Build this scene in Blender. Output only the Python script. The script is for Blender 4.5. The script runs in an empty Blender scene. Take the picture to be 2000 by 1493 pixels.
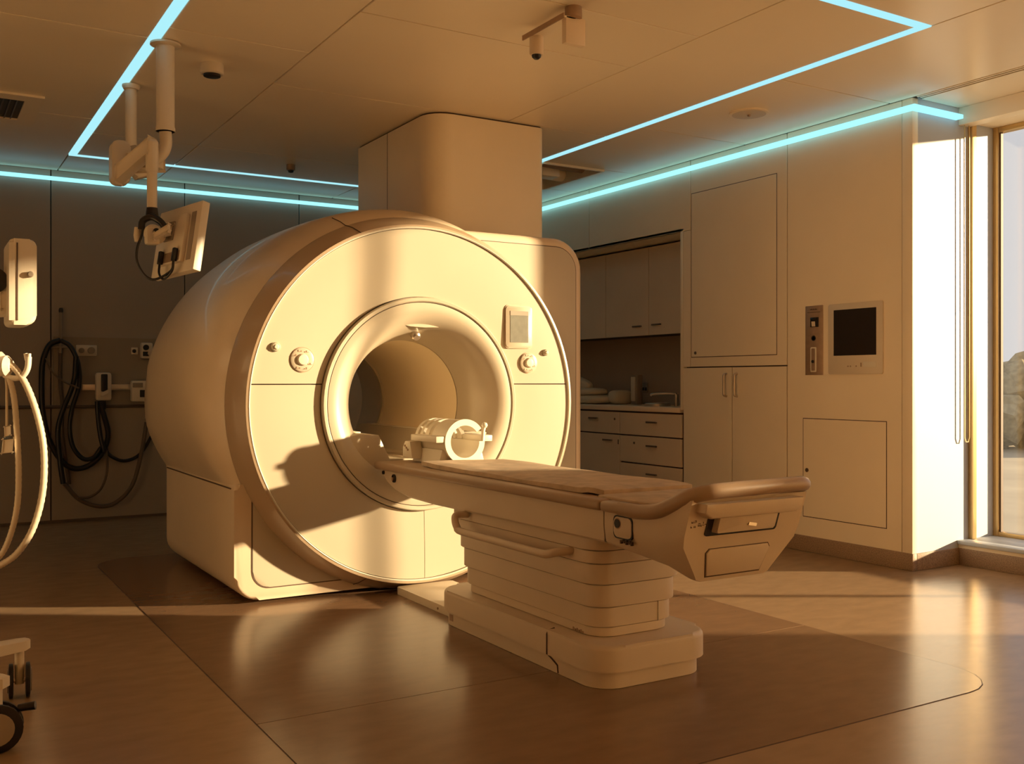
import bpy, bmesh, math, random
from mathutils import Vector, Matrix
random.seed(7)
S = bpy.context.scene
C = S.collection
PI = math.pi
R = math.radians

# ------------------------------------------------------------------ camera, world, sun, exposure
YAW = R(31.2); F = 1935.0; HC = 1.15
cam_d = bpy.data.cameras.new('camera'); cam = bpy.data.objects.new('camera', cam_d); C.objects.link(cam)
cam.location = (0, 0, HC); cam.rotation_euler = (R(90), 0, -YAW)
cam_d.sensor_width = 36.0; cam_d.lens = F / 2000 * 36.0; cam_d.clip_start = 0.05; cam_d.clip_end = 500
S.camera = cam

world = bpy.data.worlds.new('sky'); S.world = world; world.use_nodes = True
_n = world.node_tree.nodes; _l = world.node_tree.links; _n.clear()
_o = _n.new('ShaderNodeOutputWorld'); _b = _n.new('ShaderNodeBackground')
_b.inputs['Color'].default_value = (0.96, 0.95, 0.97, 1); _b.inputs['Strength'].default_value = 0.465
_l.new(_b.outputs[0], _o.inputs[0])

SUN_DIR = Vector((-1.65, 1.0, -0.33)).normalized()
sun_d = bpy.data.lights.new('sun', 'SUN'); sun = bpy.data.objects.new('sun', sun_d); C.objects.link(sun)
sun_d.energy = 10.0; sun_d.color = (1.0, 0.75, 0.43); sun_d.angle = R(1.6)
sun.rotation_euler = SUN_DIR.to_track_quat('-Z', 'Y').to_euler(); sun.location = (9, -3, 4)

S.view_settings.view_transform = 'Standard'; S.view_settings.look = 'None'
S.view_settings.gamma = 1.0; S.view_settings.use_curve_mapping = False
S.view_settings.exposure = 0.66
S.cycles.diffuse_bounces = 7
S.cycles.max_bounces = 14

# ------------------------------------------------------------------ measured directions -> points in the room
_fw = Vector((math.sin(YAW), math.cos(YAW), 0)); _rt = Vector((math.cos(YAW), -math.sin(YAW), 0))
def ray(u, v): return _fw + _rt * ((u - 1000) / F) + Vector((0, 0, -(v - 746.5) / F))
def P(u, v, t): return Vector((0, 0, HC)) + ray(u, v) * t
def PY(u, v, y): r = ray(u, v); return P(u, v, y / r.y)
def PX(u, v, x): r = ray(u, v); return P(u, v, x / r.x)
def PZ(u, v, z): r = ray(u, v); return P(u, v, (z - HC) / r.z)

# ------------------------------------------------------------------ materials
MATS = {}
def mat(name, col, rough=0.5, metal=0.0, var=0.06, vscale=3.0, bump=0.0, bscale=200.0, spec=0.5, coat=0.0, stretch=None, rvar=0.0):
    m = bpy.data.materials.new(name); m.use_nodes = True
    n = m.node_tree.nodes; l = m.node_tree.links
    b = n['Principled BSDF']
    b.inputs['Roughness'].default_value = rough; b.inputs['Metallic'].default_value = metal
    b.inputs['Specular IOR Level'].default_value = spec
    b.inputs['Coat Weight'].default_value = coat
    tc = n.new('ShaderNodeTexCoord'); src = tc.outputs['Object']
    if stretch:
        mp = n.new('ShaderNodeMapping'); mp.inputs['Scale'].default_value = stretch; l.new(src, mp.inputs[0]); src = mp.outputs[0]
    nz = n.new('ShaderNodeTexNoise'); nz.inputs['Scale'].default_value = vscale; nz.inputs['Detail'].default_value = 5
    l.new(src, nz.inputs['Vector'])
    rp = n.new('ShaderNodeValToRGB')
    rp.color_ramp.elements[0].position = 0.3; rp.color_ramp.elements[1].position = 0.7
    rp.color_ramp.elements[0].color = (*[c * (1 - var) for c in col], 1)
    rp.color_ramp.elements[1].color = (*[min(1, c * (1 + var)) for c in col], 1)
    l.new(nz.outputs['Fac'], rp.inputs[0]); l.new(rp.outputs[0], b.inputs['Base Color'])
    if rvar:
        mr = n.new('ShaderNodeMapRange'); mr.inputs['To Min'].default_value = rough - rvar; mr.inputs['To Max'].default_value = rough + rvar
        l.new(nz.outputs['Fac'], mr.inputs[0]); l.new(mr.outputs[0], b.inputs['Roughness'])
    if bump:
        n2 = n.new('ShaderNodeTexNoise'); n2.inputs['Scale'].default_value = bscale; n2.inputs['Detail'].default_value = 2
        l.new(src, n2.inputs['Vector'])
        bp = n.new('ShaderNodeBump'); bp.inputs['Strength'].default_value = bump; bp.inputs['Distance'].default_value = 0.002
        l.new(n2.outputs['Fac'], bp.inputs['Height']); l.new(bp.outputs[0], b.inputs['Normal'])
    MATS[name] = m
    return m
def emit(name, col, s):
    m = bpy.data.materials.new(name); m.use_nodes = True
    n = m.node_tree.nodes; l = m.node_tree.links; n.clear()
    o = n.new('ShaderNodeOutputMaterial'); e = n.new('ShaderNodeEmission')
    e.inputs[0].default_value = (*col, 1); e.inputs[1].default_value = s; l.new(e.outputs[0], o.inputs[0])
    MATS[name] = m; return m
def glassmat(name):
    m = bpy.data.materials.new(name); m.use_nodes = True
    n = m.node_tree.nodes; l = m.node_tree.links; n.clear()
    o = n.new('ShaderNodeOutputMaterial'); t = n.new('ShaderNodeBsdfTransparent'); g = n.new('ShaderNodeBsdfGlossy')
    t.inputs[0].default_value = (0.97, 0.97, 0.97, 1); g.inputs['Roughness'].default_value = 0.02
    x = n.new('ShaderNodeMixShader'); x.inputs[0].default_value = 0.05
    l.new(t.outputs[0], x.inputs[1]); l.new(g.outputs[0], x.inputs[2]); l.new(x.outputs[0], o.inputs[0])
    MATS[name] = m; return m
def fillmat(name, col):
    m = bpy.data.materials.new(name); m.use_nodes = True
    n = m.node_tree.nodes; l = m.node_tree.links; n.clear()
    o = n.new('ShaderNodeOutputMaterial'); t = n.new('ShaderNodeBsdfTranslucent'); d = n.new('ShaderNodeBsdfDiffuse')
    t.inputs[0].default_value = (*col, 1); d.inputs[0].default_value = (*col, 1)
    x = n.new('ShaderNodeMixShader'); x.inputs[0].default_value = 0.15
    l.new(t.outputs[0], x.inputs[1]); l.new(d.outputs[0], x.inputs[2]); l.new(x.outputs[0], o.inputs[0])
    MATS[name] = m; return m

mat('wall', (0.93, 0.81, 0.62), 0.45, var=0.02, bump=0.15, bscale=350)
mat('wall_white', (0.50, 0.53, 0.58), 0.5, var=0.01)
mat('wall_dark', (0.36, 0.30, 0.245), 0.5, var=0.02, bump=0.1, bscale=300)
mat('wall_cream', (0.90, 0.76, 0.56), 0.5, var=0.02)
mat('ceiling', (0.93, 0.81, 0.62), 0.32, var=0.02, vscale=1.2)
mat('gap', (0.05, 0.035, 0.025), 0.8)
mat('floor', (0.33, 0.215, 0.125), 0.25, var=0.07, vscale=7.0, rvar=0.025, stretch=(1, 2.2, 1), bump=0.012, bscale=25)
mat('floor_inlay', (0.215, 0.125, 0.07), 0.23, var=0.07, vscale=7.0, rvar=0.025, stretch=(1, 2.2, 1), bump=0.012, bscale=25)
mat('baseboard', (0.30, 0.20, 0.125), 0.55, var=0.35, vscale=160)
mat('shell', (0.70, 0.56, 0.40), 0.34, var=0.03, bump=0.12, bscale=420, coat=0.15)
mat('face', (0.50, 0.43, 0.32), 0.36, var=0.015, coat=0.15)
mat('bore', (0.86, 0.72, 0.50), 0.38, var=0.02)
mat('rim', (0.44, 0.32, 0.21), 0.30, var=0.03, bump=0.1, bscale=420, coat=0.2)
mat('trimline', (0.72, 0.66, 0.54), 0.25)
mat('darkline', (0.09, 0.05, 0.03), 0.6)
mat('table_shell', (0.64, 0.53, 0.405), 0.48, var=0.04, bump=0.25, bscale=420)
mat('table_rim', (0.38, 0.27, 0.18), 0.42, var=0.05, bump=0.12, bscale=300)
mat('pad', (0.50, 0.38, 0.265), 0.75, var=0.18, vscale=14, bump=0.3, bscale=300)
mat('white_plastic', (0.70, 0.61, 0.48), 0.38, var=0.02)
mat('coil', (0.76, 0.70, 0.58), 0.35, var=0.01)
mat('steel', (0.62, 0.54, 0.45), 0.32, metal=0.9, var=0.05)
mat('bronze', (0.42, 0.29, 0.20), 0.42, metal=0.5, var=0.08, vscale=30)
mat('black', (0.012, 0.010, 0.009), 0.38, var=0.1)
mat('screen', (0.014, 0.010, 0.008), 0.08, var=0.05)
mat('lcd', (0.17, 0.165, 0.13), 0.3, var=0.12, vscale=30)
mat('grey_panel', (0.30, 0.24, 0.18), 0.6, var=0.04)
mat('hose', (0.60, 0.50, 0.36), 0.45, var=0.03)
mat('cable_brown', (0.12, 0.085, 0.055), 0.5)
mat('cabinet', (0.80, 0.65, 0.48), 0.48, var=0.03, bump=0.1, bscale=300)
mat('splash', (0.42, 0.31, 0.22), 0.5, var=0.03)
mat('handle', (0.22, 0.16, 0.12), 0.4, metal=0.7)
mat('linen', (0.66, 0.56, 0.42), 0.85, var=0.05, bump=0.3, bscale=120)
mat('hazy_leaf', (0.34, 0.28, 0.17), 0.8, var=0.3, vscale=2)  # haze and golden evening light are mixed into this foliage colour
mat('bark', (0.14, 0.10, 0.06), 0.9, var=0.2)
mat('field', (0.40, 0.34, 0.25), 0.9, var=0.15, vscale=0.2)
mat('gold_frame', (0.62, 0.44, 0.20), 0.35, metal=0.6, var=0.04)
emit('led', (0.32, 0.66, 0.73), 0.85)
emit('led_wall', (0.26, 0.66, 0.75), 1.1)
glassmat('glass')
fillmat('frosted', (0.95, 0.82, 0.62))  # warm translucent film, only on the two added windows

# ------------------------------------------------------------------ mesh helpers
def finish(name, bm, m, parent=None, smooth=40, recalc=True):
    if recalc: bmesh.ops.recalc_face_normals(bm, faces=bm.faces[:])
    me = bpy.data.meshes.new(name); bm.to_mesh(me); bm.free()
    me.materials.append(MATS[m])
    if smooth:
        for p in me.polygons: p.use_smooth = True
        me.set_sharp_from_angle(angle=R(smooth))
    o = bpy.data.objects.new(name, me); C.objects.link(o)
    if parent is not None: put(o, parent)
    return o
def put(o, parent):
    o.parent = parent
    if parent.type == 'EMPTY': o.matrix_parent_inverse = Matrix.Translation(-Vector(parent.location))
def thing(name, label, cat, loc=(0, 0, 0), group=None):
    o = bpy.data.objects.new(name, None); C.objects.link(o); o.location = loc; o.empty_display_size = 0.1
    o['label'] = label; o['category'] = cat
    if group: o['group'] = group
    return o
def tag(o, label, cat, group=None):
    o['label'] = label; o['category'] = cat
    if group: o['group'] = group
    return o
def struct(o): o['kind'] = 'structure'; return o
def stuff(o): o['kind'] = 'stuff'; return o

def box(bm, x0, x1, y0, y1, z0, z1, bev=0.0, seg=2):
    r = bmesh.ops.create_cube(bm, size=1.0)
    vs = r['verts']
    for v in vs:
        v.co = Vector((x0 + (v.co.x + .5) * (x1 - x0), y0 + (v.co.y + .5) * (y1 - y0), z0 + (v.co.z + .5) * (z1 - z0)))
    if bev:
        es = list({e for v in vs for e in v.link_edges})
        bmesh.ops.bevel(bm, geom=es, offset=bev, segments=seg, affect='EDGES', profile=0.5, clamp_overlap=True)
def B(name, dims, m, parent=None, bev=0.0, seg=2):
    bm = bmesh.new(); box(bm, *dims, bev=bev, seg=seg); return finish(name, bm, m, parent)
def rrect(a0, a1, b0, b1, r, n=6):
    if not isinstance(r, (tuple, list)): r = (r,) * 4
    pts = []
    for (ca, cb, st, rr) in ((a1, b1, 0, r[0]), (a0, b1, 90, r[1]), (a0, b0, 180, r[2]), (a1, b0, 270, r[3])):
        sa = 1 if ca == a1 else -1; sb = 1 if cb == b1 else -1
        if rr <= 1e-6: pts.append((ca, cb)); continue
        for i in range(n + 1):
            t = R(st + 90 * i / n); pts.append((ca - sa * rr + rr * math.cos(t), cb - sb * rr + rr * math.sin(t)))
    return pts
AX = {'z': lambda a, b, d: (a, b, d), 'y': lambda a, b, d: (a, d, b), 'x': lambda a, b, d: (d, a, b)}
def prism(bm, pts, ax, d0, d1, bev=0.0, seg=2, bevend=None):
    f = AX[ax] if isinstance(ax, str) else ax
    v0 = [bm.verts.new(f(a, b, d0)) for a, b in pts]; v1 = [bm.verts.new(f(a, b, d1)) for a, b in pts]
    n = len(pts)
    c0 = bm.faces.new(v0[::-1]); c1 = bm.faces.new(v1)
    for i in range(n):
        j = (i + 1) % n; bm.faces.new((v0[i], v0[j], v1[j], v1[i]))
    if bev:
        es = []
        if bevend in (None, 0): es += list(c0.edges)
        if bevend in (None, 1): es += list(c1.edges)
        bmesh.ops.bevel(bm, geom=es, offset=bev, segments=seg, affect='EDGES', profile=0.5, clamp_overlap=True)
def PR(name, pts, ax, d0, d1, m, parent=None, bev=0.0, seg=2, bevend=None):
    bm = bmesh.new(); prism(bm, pts, ax, d0, d1, bev, seg, bevend); return finish(name, bm, m, parent)
def frame_prism(name, outer, inner, ax, d0, d1, m, parent=None):
    """a flat ring between two outlines with the same number of points"""
    f = AX[ax]; bm = bmesh.new(); n = len(outer)
    o0 = [bm.verts.new(f(a, b, d0)) for a, b in outer]; i0 = [bm.verts.new(f(a, b, d0)) for a, b in inner]
    o1 = [bm.verts.new(f(a, b, d1)) for a, b in outer]; i1 = [bm.verts.new(f(a, b, d1)) for a, b in inner]
    for k in range(n):
        j = (k + 1) % n
        for q in ((o0[k], o0[j], i0[j], i0[k]), (o1[k], i1[k], i1[j], o1[j]), (o0[k], o1[k], o1[j], o0[j]), (i0[k], i0[j], i1[j], i1[k])): bm.faces.new(q)
    return finish(name, bm, m, parent)
def crom(pts, n=6):
    pts = [Vector(p) for p in pts]
    if len(pts) < 3: return pts
    e = [pts[0] * 2 - pts[1]] + pts + [pts[-1] * 2 - pts[-2]]
    out = []
    for i in range(1, len(e) - 2):
        p0, p1, p2, p3 = e[i - 1:i + 3]
        for k in range(n):
            t = k / n
            out.append(0.5 * ((2 * p1) + (p2 - p0) * t + (2 * p0 - 5 * p1 + 4 * p2 - p3) * t * t + (3 * p1 - p0 - 3 * p2 + p3) * t ** 3))
    out.append(pts[-1]); return out
def tube(bm, pts, rad, n=10, caps=True, smooth=0):
    if smooth: pts = crom(pts, smooth)
    pts = [Vector(p) for p in pts]
    rads = rad if isinstance(rad, (list, tuple)) else [rad] * len(pts)
    tg = []
    for i in range(len(pts)):
        a = pts[max(0, i - 1)]; b = pts[min(len(pts) - 1, i + 1)]; tg.append((b - a).normalized())
    up = Vector((0, 0, 1)) if abs(tg[0].z) < 0.9 else Vector((1, 0, 0))
    nrm = (up - tg[0] * up.dot(tg[0])).normalized(); rings = []
    for i, p in enumerate(pts):
        nrm = (nrm - tg[i] * nrm.dot(tg[i])).normalized(); bi = tg[i].cross(nrm)
        rings.append([bm.verts.new(p + (nrm * math.cos(2 * PI * k / n) + bi * math.sin(2 * PI * k / n)) * rads[i]) for k in range(n)])
    for a, b in zip(rings, rings[1:]):
        for k in range(n): bm.faces.new((a[k], a[(k + 1) % n], b[(k + 1) % n], b[k]))
    if caps: bm.faces.new(rings[0][::-1]); bm.faces.new(rings[-1])
def T(name, pts, rad, m, parent=None, n=10, smooth=0):
    bm = bmesh.new(); tube(bm, pts, rad, n, True, smooth); return finish(name, bm, m, parent, smooth=60)
GXC = 2.41
def lathe(bm, prof, cx, cz, n=96, clampz=None, flank=0.0):
    """profile (radius, y) spun about the scanner axis (parallel to Y)"""
    rings = []
    for r, y in prof:
        ring = []
        for k in range(n):
            t = 2 * PI * k / n; z = cz + r * math.sin(t)
            if clampz is not None: z = max(z, clampz)
            xl_ = GXC - .992 - .165 * (1 - (1 - min(1, max(0, (z - .60) / .5))) ** 2) if flank else -99
            k_ = 1 + flank * math.cos(t) ** 2 * min(1, max(0, (y - 5.1) / .6))
            ring.append(bm.verts.new((min(max(cx + r * math.cos(t) * k_, xl_), 3.57), y, z)))
        rings.append(ring)
    for a, b in zip(rings, rings[1:]):
        for k in range(n): bm.faces.new((a[k], a[(k + 1) % n], b[(k + 1) % n], b[k]))
def L(name, prof, cx, cz, m, parent=None, n=96, clampz=None, smooth=35, recalc=True, flank=0.0):
    bm = bmesh.new(); lathe(bm, prof, cx, cz, n, clampz, flank); return finish(name, bm, m, parent, smooth, recalc)
def spin(bm, prof, org, axis, n=24):
    """closed solid of revolution: prof (radius, distance along axis)"""
    axis = Vector(axis).normalized(); up = Vector((0, 0, 1)) if abs(axis.z) < 0.9 else Vector((1, 0, 0))
    e1 = (up - axis * up.dot(axis)).normalized(); e2 = axis.cross(e1); org = Vector(org); rings = []
    for r, d in prof:
        if r < 1e-6: rings.append([bm.verts.new(org + axis * d)])
        else: rings.append([bm.verts.new(org + axis * d + (e1 * math.cos(2 * PI * k / n) + e2 * math.sin(2 * PI * k / n)) * r) for k in range(n)])
    for a, b in zip(rings, rings[1:]):
        for k in range(n):
            j = (k + 1) % n
            if len(a) == 1 and len(b) == 1: continue
            if len(a) == 1: bm.faces.new((a[0], b[j], b[k]))
            elif len(b) == 1: bm.faces.new((a[k], a[j], b[0]))
            else: bm.faces.new((a[k], a[j], b[j], b[k]))
    if len(rings[0]) > 1: bm.faces.new(rings[0][::-1])
    if len(rings[-1]) > 1: bm.faces.new(rings[-1])
def SP(name, prof, org, axis, m, parent=None, n=24):
    bm = bmesh.new(); spin(bm, prof, org, axis, n); return finish(name, bm, m, parent, smooth=40)
def obox(bm, org, ex, ey, ez, bev=0.0, seg=2):
    """box from a corner and three edge vectors"""
    r = bmesh.ops.create_cube(bm, size=1.0); vs = r['verts']
    for v in vs:
        c = v.co + Vector((.5, .5, .5)); v.co = Vector(org) + Vector(ex) * c.x + Vector(ey) * c.y + Vector(ez) * c.z
    if bev:
        es = list({e for v in vs for e in v.link_edges})
        bmesh.ops.bevel(bm, geom=es, offset=bev, segments=seg, affect='EDGES', profile=0.5, clamp_overlap=True)
def OB(name, org, ex, ey, ez, m, parent=None, bev=0.0):
    bm = bmesh.new(); obox(bm, org, ex, ey, ez, bev); return finish(name, bm, m, parent)

# ================================================================== THE ROOM
XL, XR, XW, XG = -1.6, 5.20, 5.65, 6.04          # left wall, cabinet wall, sill front, glass
YF, YJ, YB = -2.6, 3.89, 8.85                    # wall behind the camera, return wall, back wall
ZC = 2.88
floor = struct(B('floor', (XL, 6.2, YF, YB, -0.12, 0.0), 'floor'))
IX0, IX1, IY0, IY1 = 0.99, 3.60, 2.26, 6.85
PR('floor_inlay', rrect(IX0, IX1, 3.287, IY1, (0.25, 0.25, 0, 0)), 'z', -0.01, 0.0018, 'floor_inlay', floor)
PR('floor_inlay', rrect(IX0, IX1, IY0, 3.283, (0, 0, 0.25, 0.25)), 'z', -0.01, 0.0018, 'floor_inlay', floor)
frame_prism('floor_seam', rrect(IX0 - .0035, IX1 + .0035, IY0 - .0035, IY1 + .0035, .2535), rrect(IX0 - .001, IX1 + .001, IY0 - .001, IY1 + .001, .251), 'z', -0.01, 0.0010, 'darkline', floor)

# back wall with its tall panels
wb = struct(B('wall_back', (XL, XR + .6, YB + .02, YB + .2, 0, 3.1), 'gap'))
xs = [XL, -0.10, 0.968, 2.03, 3.06, 4.10, XR]
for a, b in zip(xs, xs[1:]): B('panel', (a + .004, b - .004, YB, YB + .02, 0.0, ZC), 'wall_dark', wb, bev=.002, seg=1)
wl = struct(B('wall_left', (XL - .2, XL, YF, YB, 0, 3.1), 'wall_cream'))
for a, b in ((5.0, 6.3), (6.3, 7.6), (7.6, YB)): B('panel', (XL, XL + .02, a + .004, b - .004, 0, ZC), 'wall_dark', wl, bev=.002, seg=1)  # unseen dark panels added to dim bounce on the left side
wf = struct(B('wall_front', (XL - .2, 6.2, YF - .2, YF, 0, 0.13), 'wall'))
B('pier', (XL - .2, 3.95, YF - .2, YF, 0.13, 3.1), 'wall', wf); B('pier', (5.55, 6.2, YF - .2, YF, 0.13, 3.1), 'wall', wf); B('head', (3.95, 5.55, YF - .2, YF, 2.80, 3.1), 'wall', wf)
w3 = struct(B('added_window_3', (3.95, 5.55, YF - .2, YF + .02, 0.13, 0.15), 'wall_white', bev=.004))  # unseen window added behind the camera for soft warm light
for x in (3.95, 5.51): B('frame', (x, x + .04, YF - .16, YF - .10, 0.15, 2.80), 'gold_frame', w3, bev=.004)
for x in (3.99,): B('frosted_fill_pane', (x, x + 1.51, YF - .131, YF - .129, 0.15, 2.80), 'frosted', w3)

struct(B('dark_strip_back', (XL, XR, YB - .008, YB, 0.0, 0.022), 'cable_brown'))  # dark strip added to cover a bright line at the wall foot

# cabinet wall on the right: boards around the niche, cupboards built separately
wr = struct(B('wall_right', (XR + .62, XR + .8, YJ + .02, YB, 0, 3.1), 'gap'))
NY0, NY1, NZ1 = 6.0, 8.40, 2.34
B('panel', (XR, XR + .03, 7.25 + .003, YB, NZ1, ZC), 'wall', wr, bev=.002, seg=1)
B('panel', (XR, XR + .03, 5.896 + .003, 7.25 - .003, NZ1, ZC), 'wall', wr, bev=.002, seg=1)
B('panel', (XR, XR + .03, NY1, YB, 0, NZ1 - .002), 'wall', wr)
B('panel', (XR, XR + .03, YJ + .075, 4.897 - .003, 0.10, ZC), 'wall', wr, bev=.002, seg=1)
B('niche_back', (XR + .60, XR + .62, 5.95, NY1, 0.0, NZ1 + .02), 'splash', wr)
B('niche_side', (XR, XR + .60, NY0 - .02, NY0 + .015, 0.93, NZ1 + .02), 'wall', wr, bev=.002)
B('niche_side', (XR, XR + .60, NY1, NY1 + .02, 0.0, NZ1 + .02), 'wall', wr)
B('niche_soffit', (XR, XR + .60, NY0, NY1, NZ1, NZ1 + .02), 'wall', wr)
struct(B('trim_1', (XR - .003, XR + .05, YJ - .003, YJ + .07, 0.10, ZC), 'wall', bev=.0025))

# return wall beside the window (faces the camera and the sun)
wj = struct(B('wall_return', (XR + .05, XG + .03, YJ, YJ + .15, 0.0, 3.1), 'wall_white'))
# window wall: low wall, sill, head and the pier towards the camera
ww = struct(B('wall_window', (XW, 6.2, YF, YJ, 0.0, 0.13), 'wall'))
B('pier', (XW + .02, 6.2, 0.98, 1.52, 0.13, 2.86), 'wall_white', ww)
B('pier', (XW + .02, 6.2, YF, -2.2, 0.13, 2.86), 'wall_white', ww)
B('head', (XW + .10, 6.2, YF, YJ, 2.80, 3.1), 'wall', ww)
B('head_edge', (XW, XW + .10, YF, YJ, 2.77, ZC), 'wall', ww, bev=.004)

w1 = struct(B('window_1', (XG - .30, XG + .06, 1.52, YJ, 0.13, 0.152), 'wall_white', bev=.004))   # sill board
w1.name = 'window_1'
B('sill_nosing', (XW - .015, XG - .302, 1.52, YJ, 0.128, 0.152), 'wall_white', w1, bev=.004)
for nm, d in (('frame', (XG - .03, XG + .03, YJ - .035, YJ, 0.152, 2.80)), ('frame', (XG - .03, XG + .03, 1.52, 1.56, 0.152, 2.80)),
              ('frame', (XG - .03, XG + .03, 1.56, YJ - .035, 2.765, 2.80)), ('frame', (XG - .03, XG + .03, 1.56, YJ - .035, 0.152, 0.18)),
              ('mullion', (XG - .04, XG + .04, 2.542, 2.578, 0.18, 2.765))):
    B(nm, d, 'gold_frame', w1, bev=.004)
B('pane', (XG - .004, XG + .004, 2.578, YJ - .035, 0.18, 2.765), 'glass', w1)
B('pane', (XG - .004, XG + .004, 1.56, 2.542, 0.18, 2.765), 'glass', w1)
B('gasket', (XG - .012, XG + .012, YJ - .045, YJ - .034, 0.18, 2.765), 'darkline', w1)
# blind guide channel on the return wall
B('blind_channel', (XW + .10, XW + .145, YJ - .03, YJ, 0.152, 2.80), 'gold_frame', w1, bev=.003)
# unseen window added for warm fill, further towards the camera: clear above, frosted film below (its clear part sends sun high across the room)
w2 = struct(B('added_window_2', (XW - .015, XG + .06, -2.2, 0.98, 0.128, 0.152), 'wall_white', bev=.004))
for d in ((XG - .03, XG + .03, -2.2, -2.16, 0.152, 2.80), (XG - .03, XG + .03, 0.94, 0.98, 0.152, 2.80), (XG - .03, XG + .03, -0.65, -0.57, 0.152, 2.80)):
    B('frame', d, 'gold_frame', w2, bev=.004)
for y0, y1 in ((-0.57, 0.94), (-2.16, -0.65)):
    B('transom', (XG - .03, XG + .03, y0, y1, 1.53, 1.57), 'gold_frame', w2)
    B('pane' if y0 > -1 else 'frosted_fill_pane', (XG - .001, XG + .001, y0, y1, 1.57, 2.80), 'glass' if y0 > -1 else 'frosted', w2)
    B('frosted_fill_pane', (XG - .001, XG + .001, y0, y1, 0.152, 1.53), 'frosted', w2)

# blind chain hanging in front of the return wall
bc = thing('blind_chain', 'thin cream loop of blind chain hanging down the white return wall', 'chain', (XW - .02, YJ - .03, 0.9))
cx0, cx1, cy = PY(1884, 860, YJ - .03).x, PY(1893, 860, YJ - .03).x, YJ - .03
T('loop', [(cx0, cy, 2.78), (cx0, cy, .80), ((cx0 * 3 + cx1) / 4, cy, .772), ((cx0 + cx1 * 3) / 4, cy, .772), (cx1, cy, .80), (cx1, cy, 2.78)], .0035, 'gold_frame', bc, n=6)

# baseboards
struct(B('baseboard_right', (XR - .012, XR + .03, YJ - .012, 5.97, 0.0, 0.105), 'baseboard', bev=.004))
struct(B('baseboard_return', (XR + .03, XW, YJ - .012, YJ, 0.0, 0.105), 'baseboard', bev=.004))
struct(B('baseboard_window', (XW - .012, XW, YF, YJ - .012, 0.0, 0.105), 'baseboard', bev=.004))

# ceiling panels with open joints, slab above
ce = struct(B('ceiling', (XL, 6.2, YF, YB, 3.06, 3.2), 'gap'))
g = .004
def cpanel(x0, x1, y0, y1): B('panel', (x0 + g, x1 - g, y0 + g, y1 - g, ZC, ZC + .02), 'ceiling', ce, bev=.002, seg=1)
RX0, RX1, RY0, RY1, LW = 1.02, 4.185, 3.06, 8.155, .05     # the light rectangle and its strip width
def rows(x0, x1, ys):
    for a, b in zip(ys, ys[1:]): cpanel(x0, x1, a, b)
rows(XL, 0.0, [YF, -.5, 1.4, 3.3, 5.2, 7.0, YB]); rows(0.0, RX0 - .002, [YF, -.5, 1.4, 3.3, 5.2, 7.0, YB])
rows(RX0 + LW, 1.79, [RY0 + LW, 5.0, 7.39, RY1]); rows(1.79, 3.38, [RY0 + LW, 3.76, 4.325, 5.63, 7.39, RY1]); rows(3.38, RX1, [RY0 + LW, 5.63, RY1])
for a, b in ((RX0 - .002, 1.79), (1.79, 3.38), (3.38, RX1 + LW)):
    rows(a, b, [YF, -.4, 1.4, RY0]); rows(a, b, [RY1 + LW, YB])
rows(RX1 + LW, XR, [YF, -.4, 1.4, 2.62, 4.05, 5.3, 6.52]); rows(RX1 + LW, XR, [7.42, YB]); rows(4.83, XR, [6.52, 7.42])
rows(XR + .075, XW + .10, [YF, .4, 2.0, YJ])

# light strips: one long lamp each
def strip(label, dims, m='led'):
    t = thing('light_strip', label, 'light strip', ((dims[0] + dims[1]) / 2, (dims[2] + dims[3]) / 2, dims[4]), 'pale blue light strips')
    B('diffuser', dims, m, t)
    return t
zz = (ZC - .004, ZC + .012)
strip('pale blue ceiling light strip on the left above the monitor arm', (RX0, RX0 + LW, RY0, RY1 + LW, *zz))
strip('thin pale blue ceiling light strip nearest the back wall', (RX0 + LW, RX1, RY1, RY1 + LW, *zz))
strip('long pale blue ceiling light strip on the right of the scanner', (RX1, RX1 + LW, RY0, RY1 + LW, *zz))
strip('short pale blue ceiling light strip at the top right of the photo', (RX0 + LW, RX1, RY0, RY0 + LW, *zz))
strip('pale blue light strip along the top of the dark back wall', (XL, XR - .06, YB - .055, YB - .004, 2.794, 2.818), 'led_wall')
strip('pale blue light strip along the top of the cabinet wall', (XR - .055, XR - .004, YJ - .055, YB - .06, 2.798, 2.822), 'led_wall')
strip('short pale blue light strip over the white return wall by the window', (XR - .003, XW - .03, YJ - .055, YJ - .004, 2.798, 2.822), 'led_wall')

# duct column rising from behind the scanner
col = thing('service_column', 'tall cream boxed column joining the scanner to the ceiling', 'column', (3.24, 6.2, 0))
PR('casing', rrect(2.81, 3.67, 5.63, 6.84, (.02, .02, .16, .05)), 'z', 2.106, ZC - .012, 'wall', col)
PR('shadow_gap', rrect(2.82, 3.66, 5.64, 6.83, (.02, .02, .15, .04)), 'z', ZC - .012, ZC, 'darkline', col)
B('joint_strip', (2.8092, 2.812, 6.30, 6.306, 2.12, ZC - .012), 'darkline', col)

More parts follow.
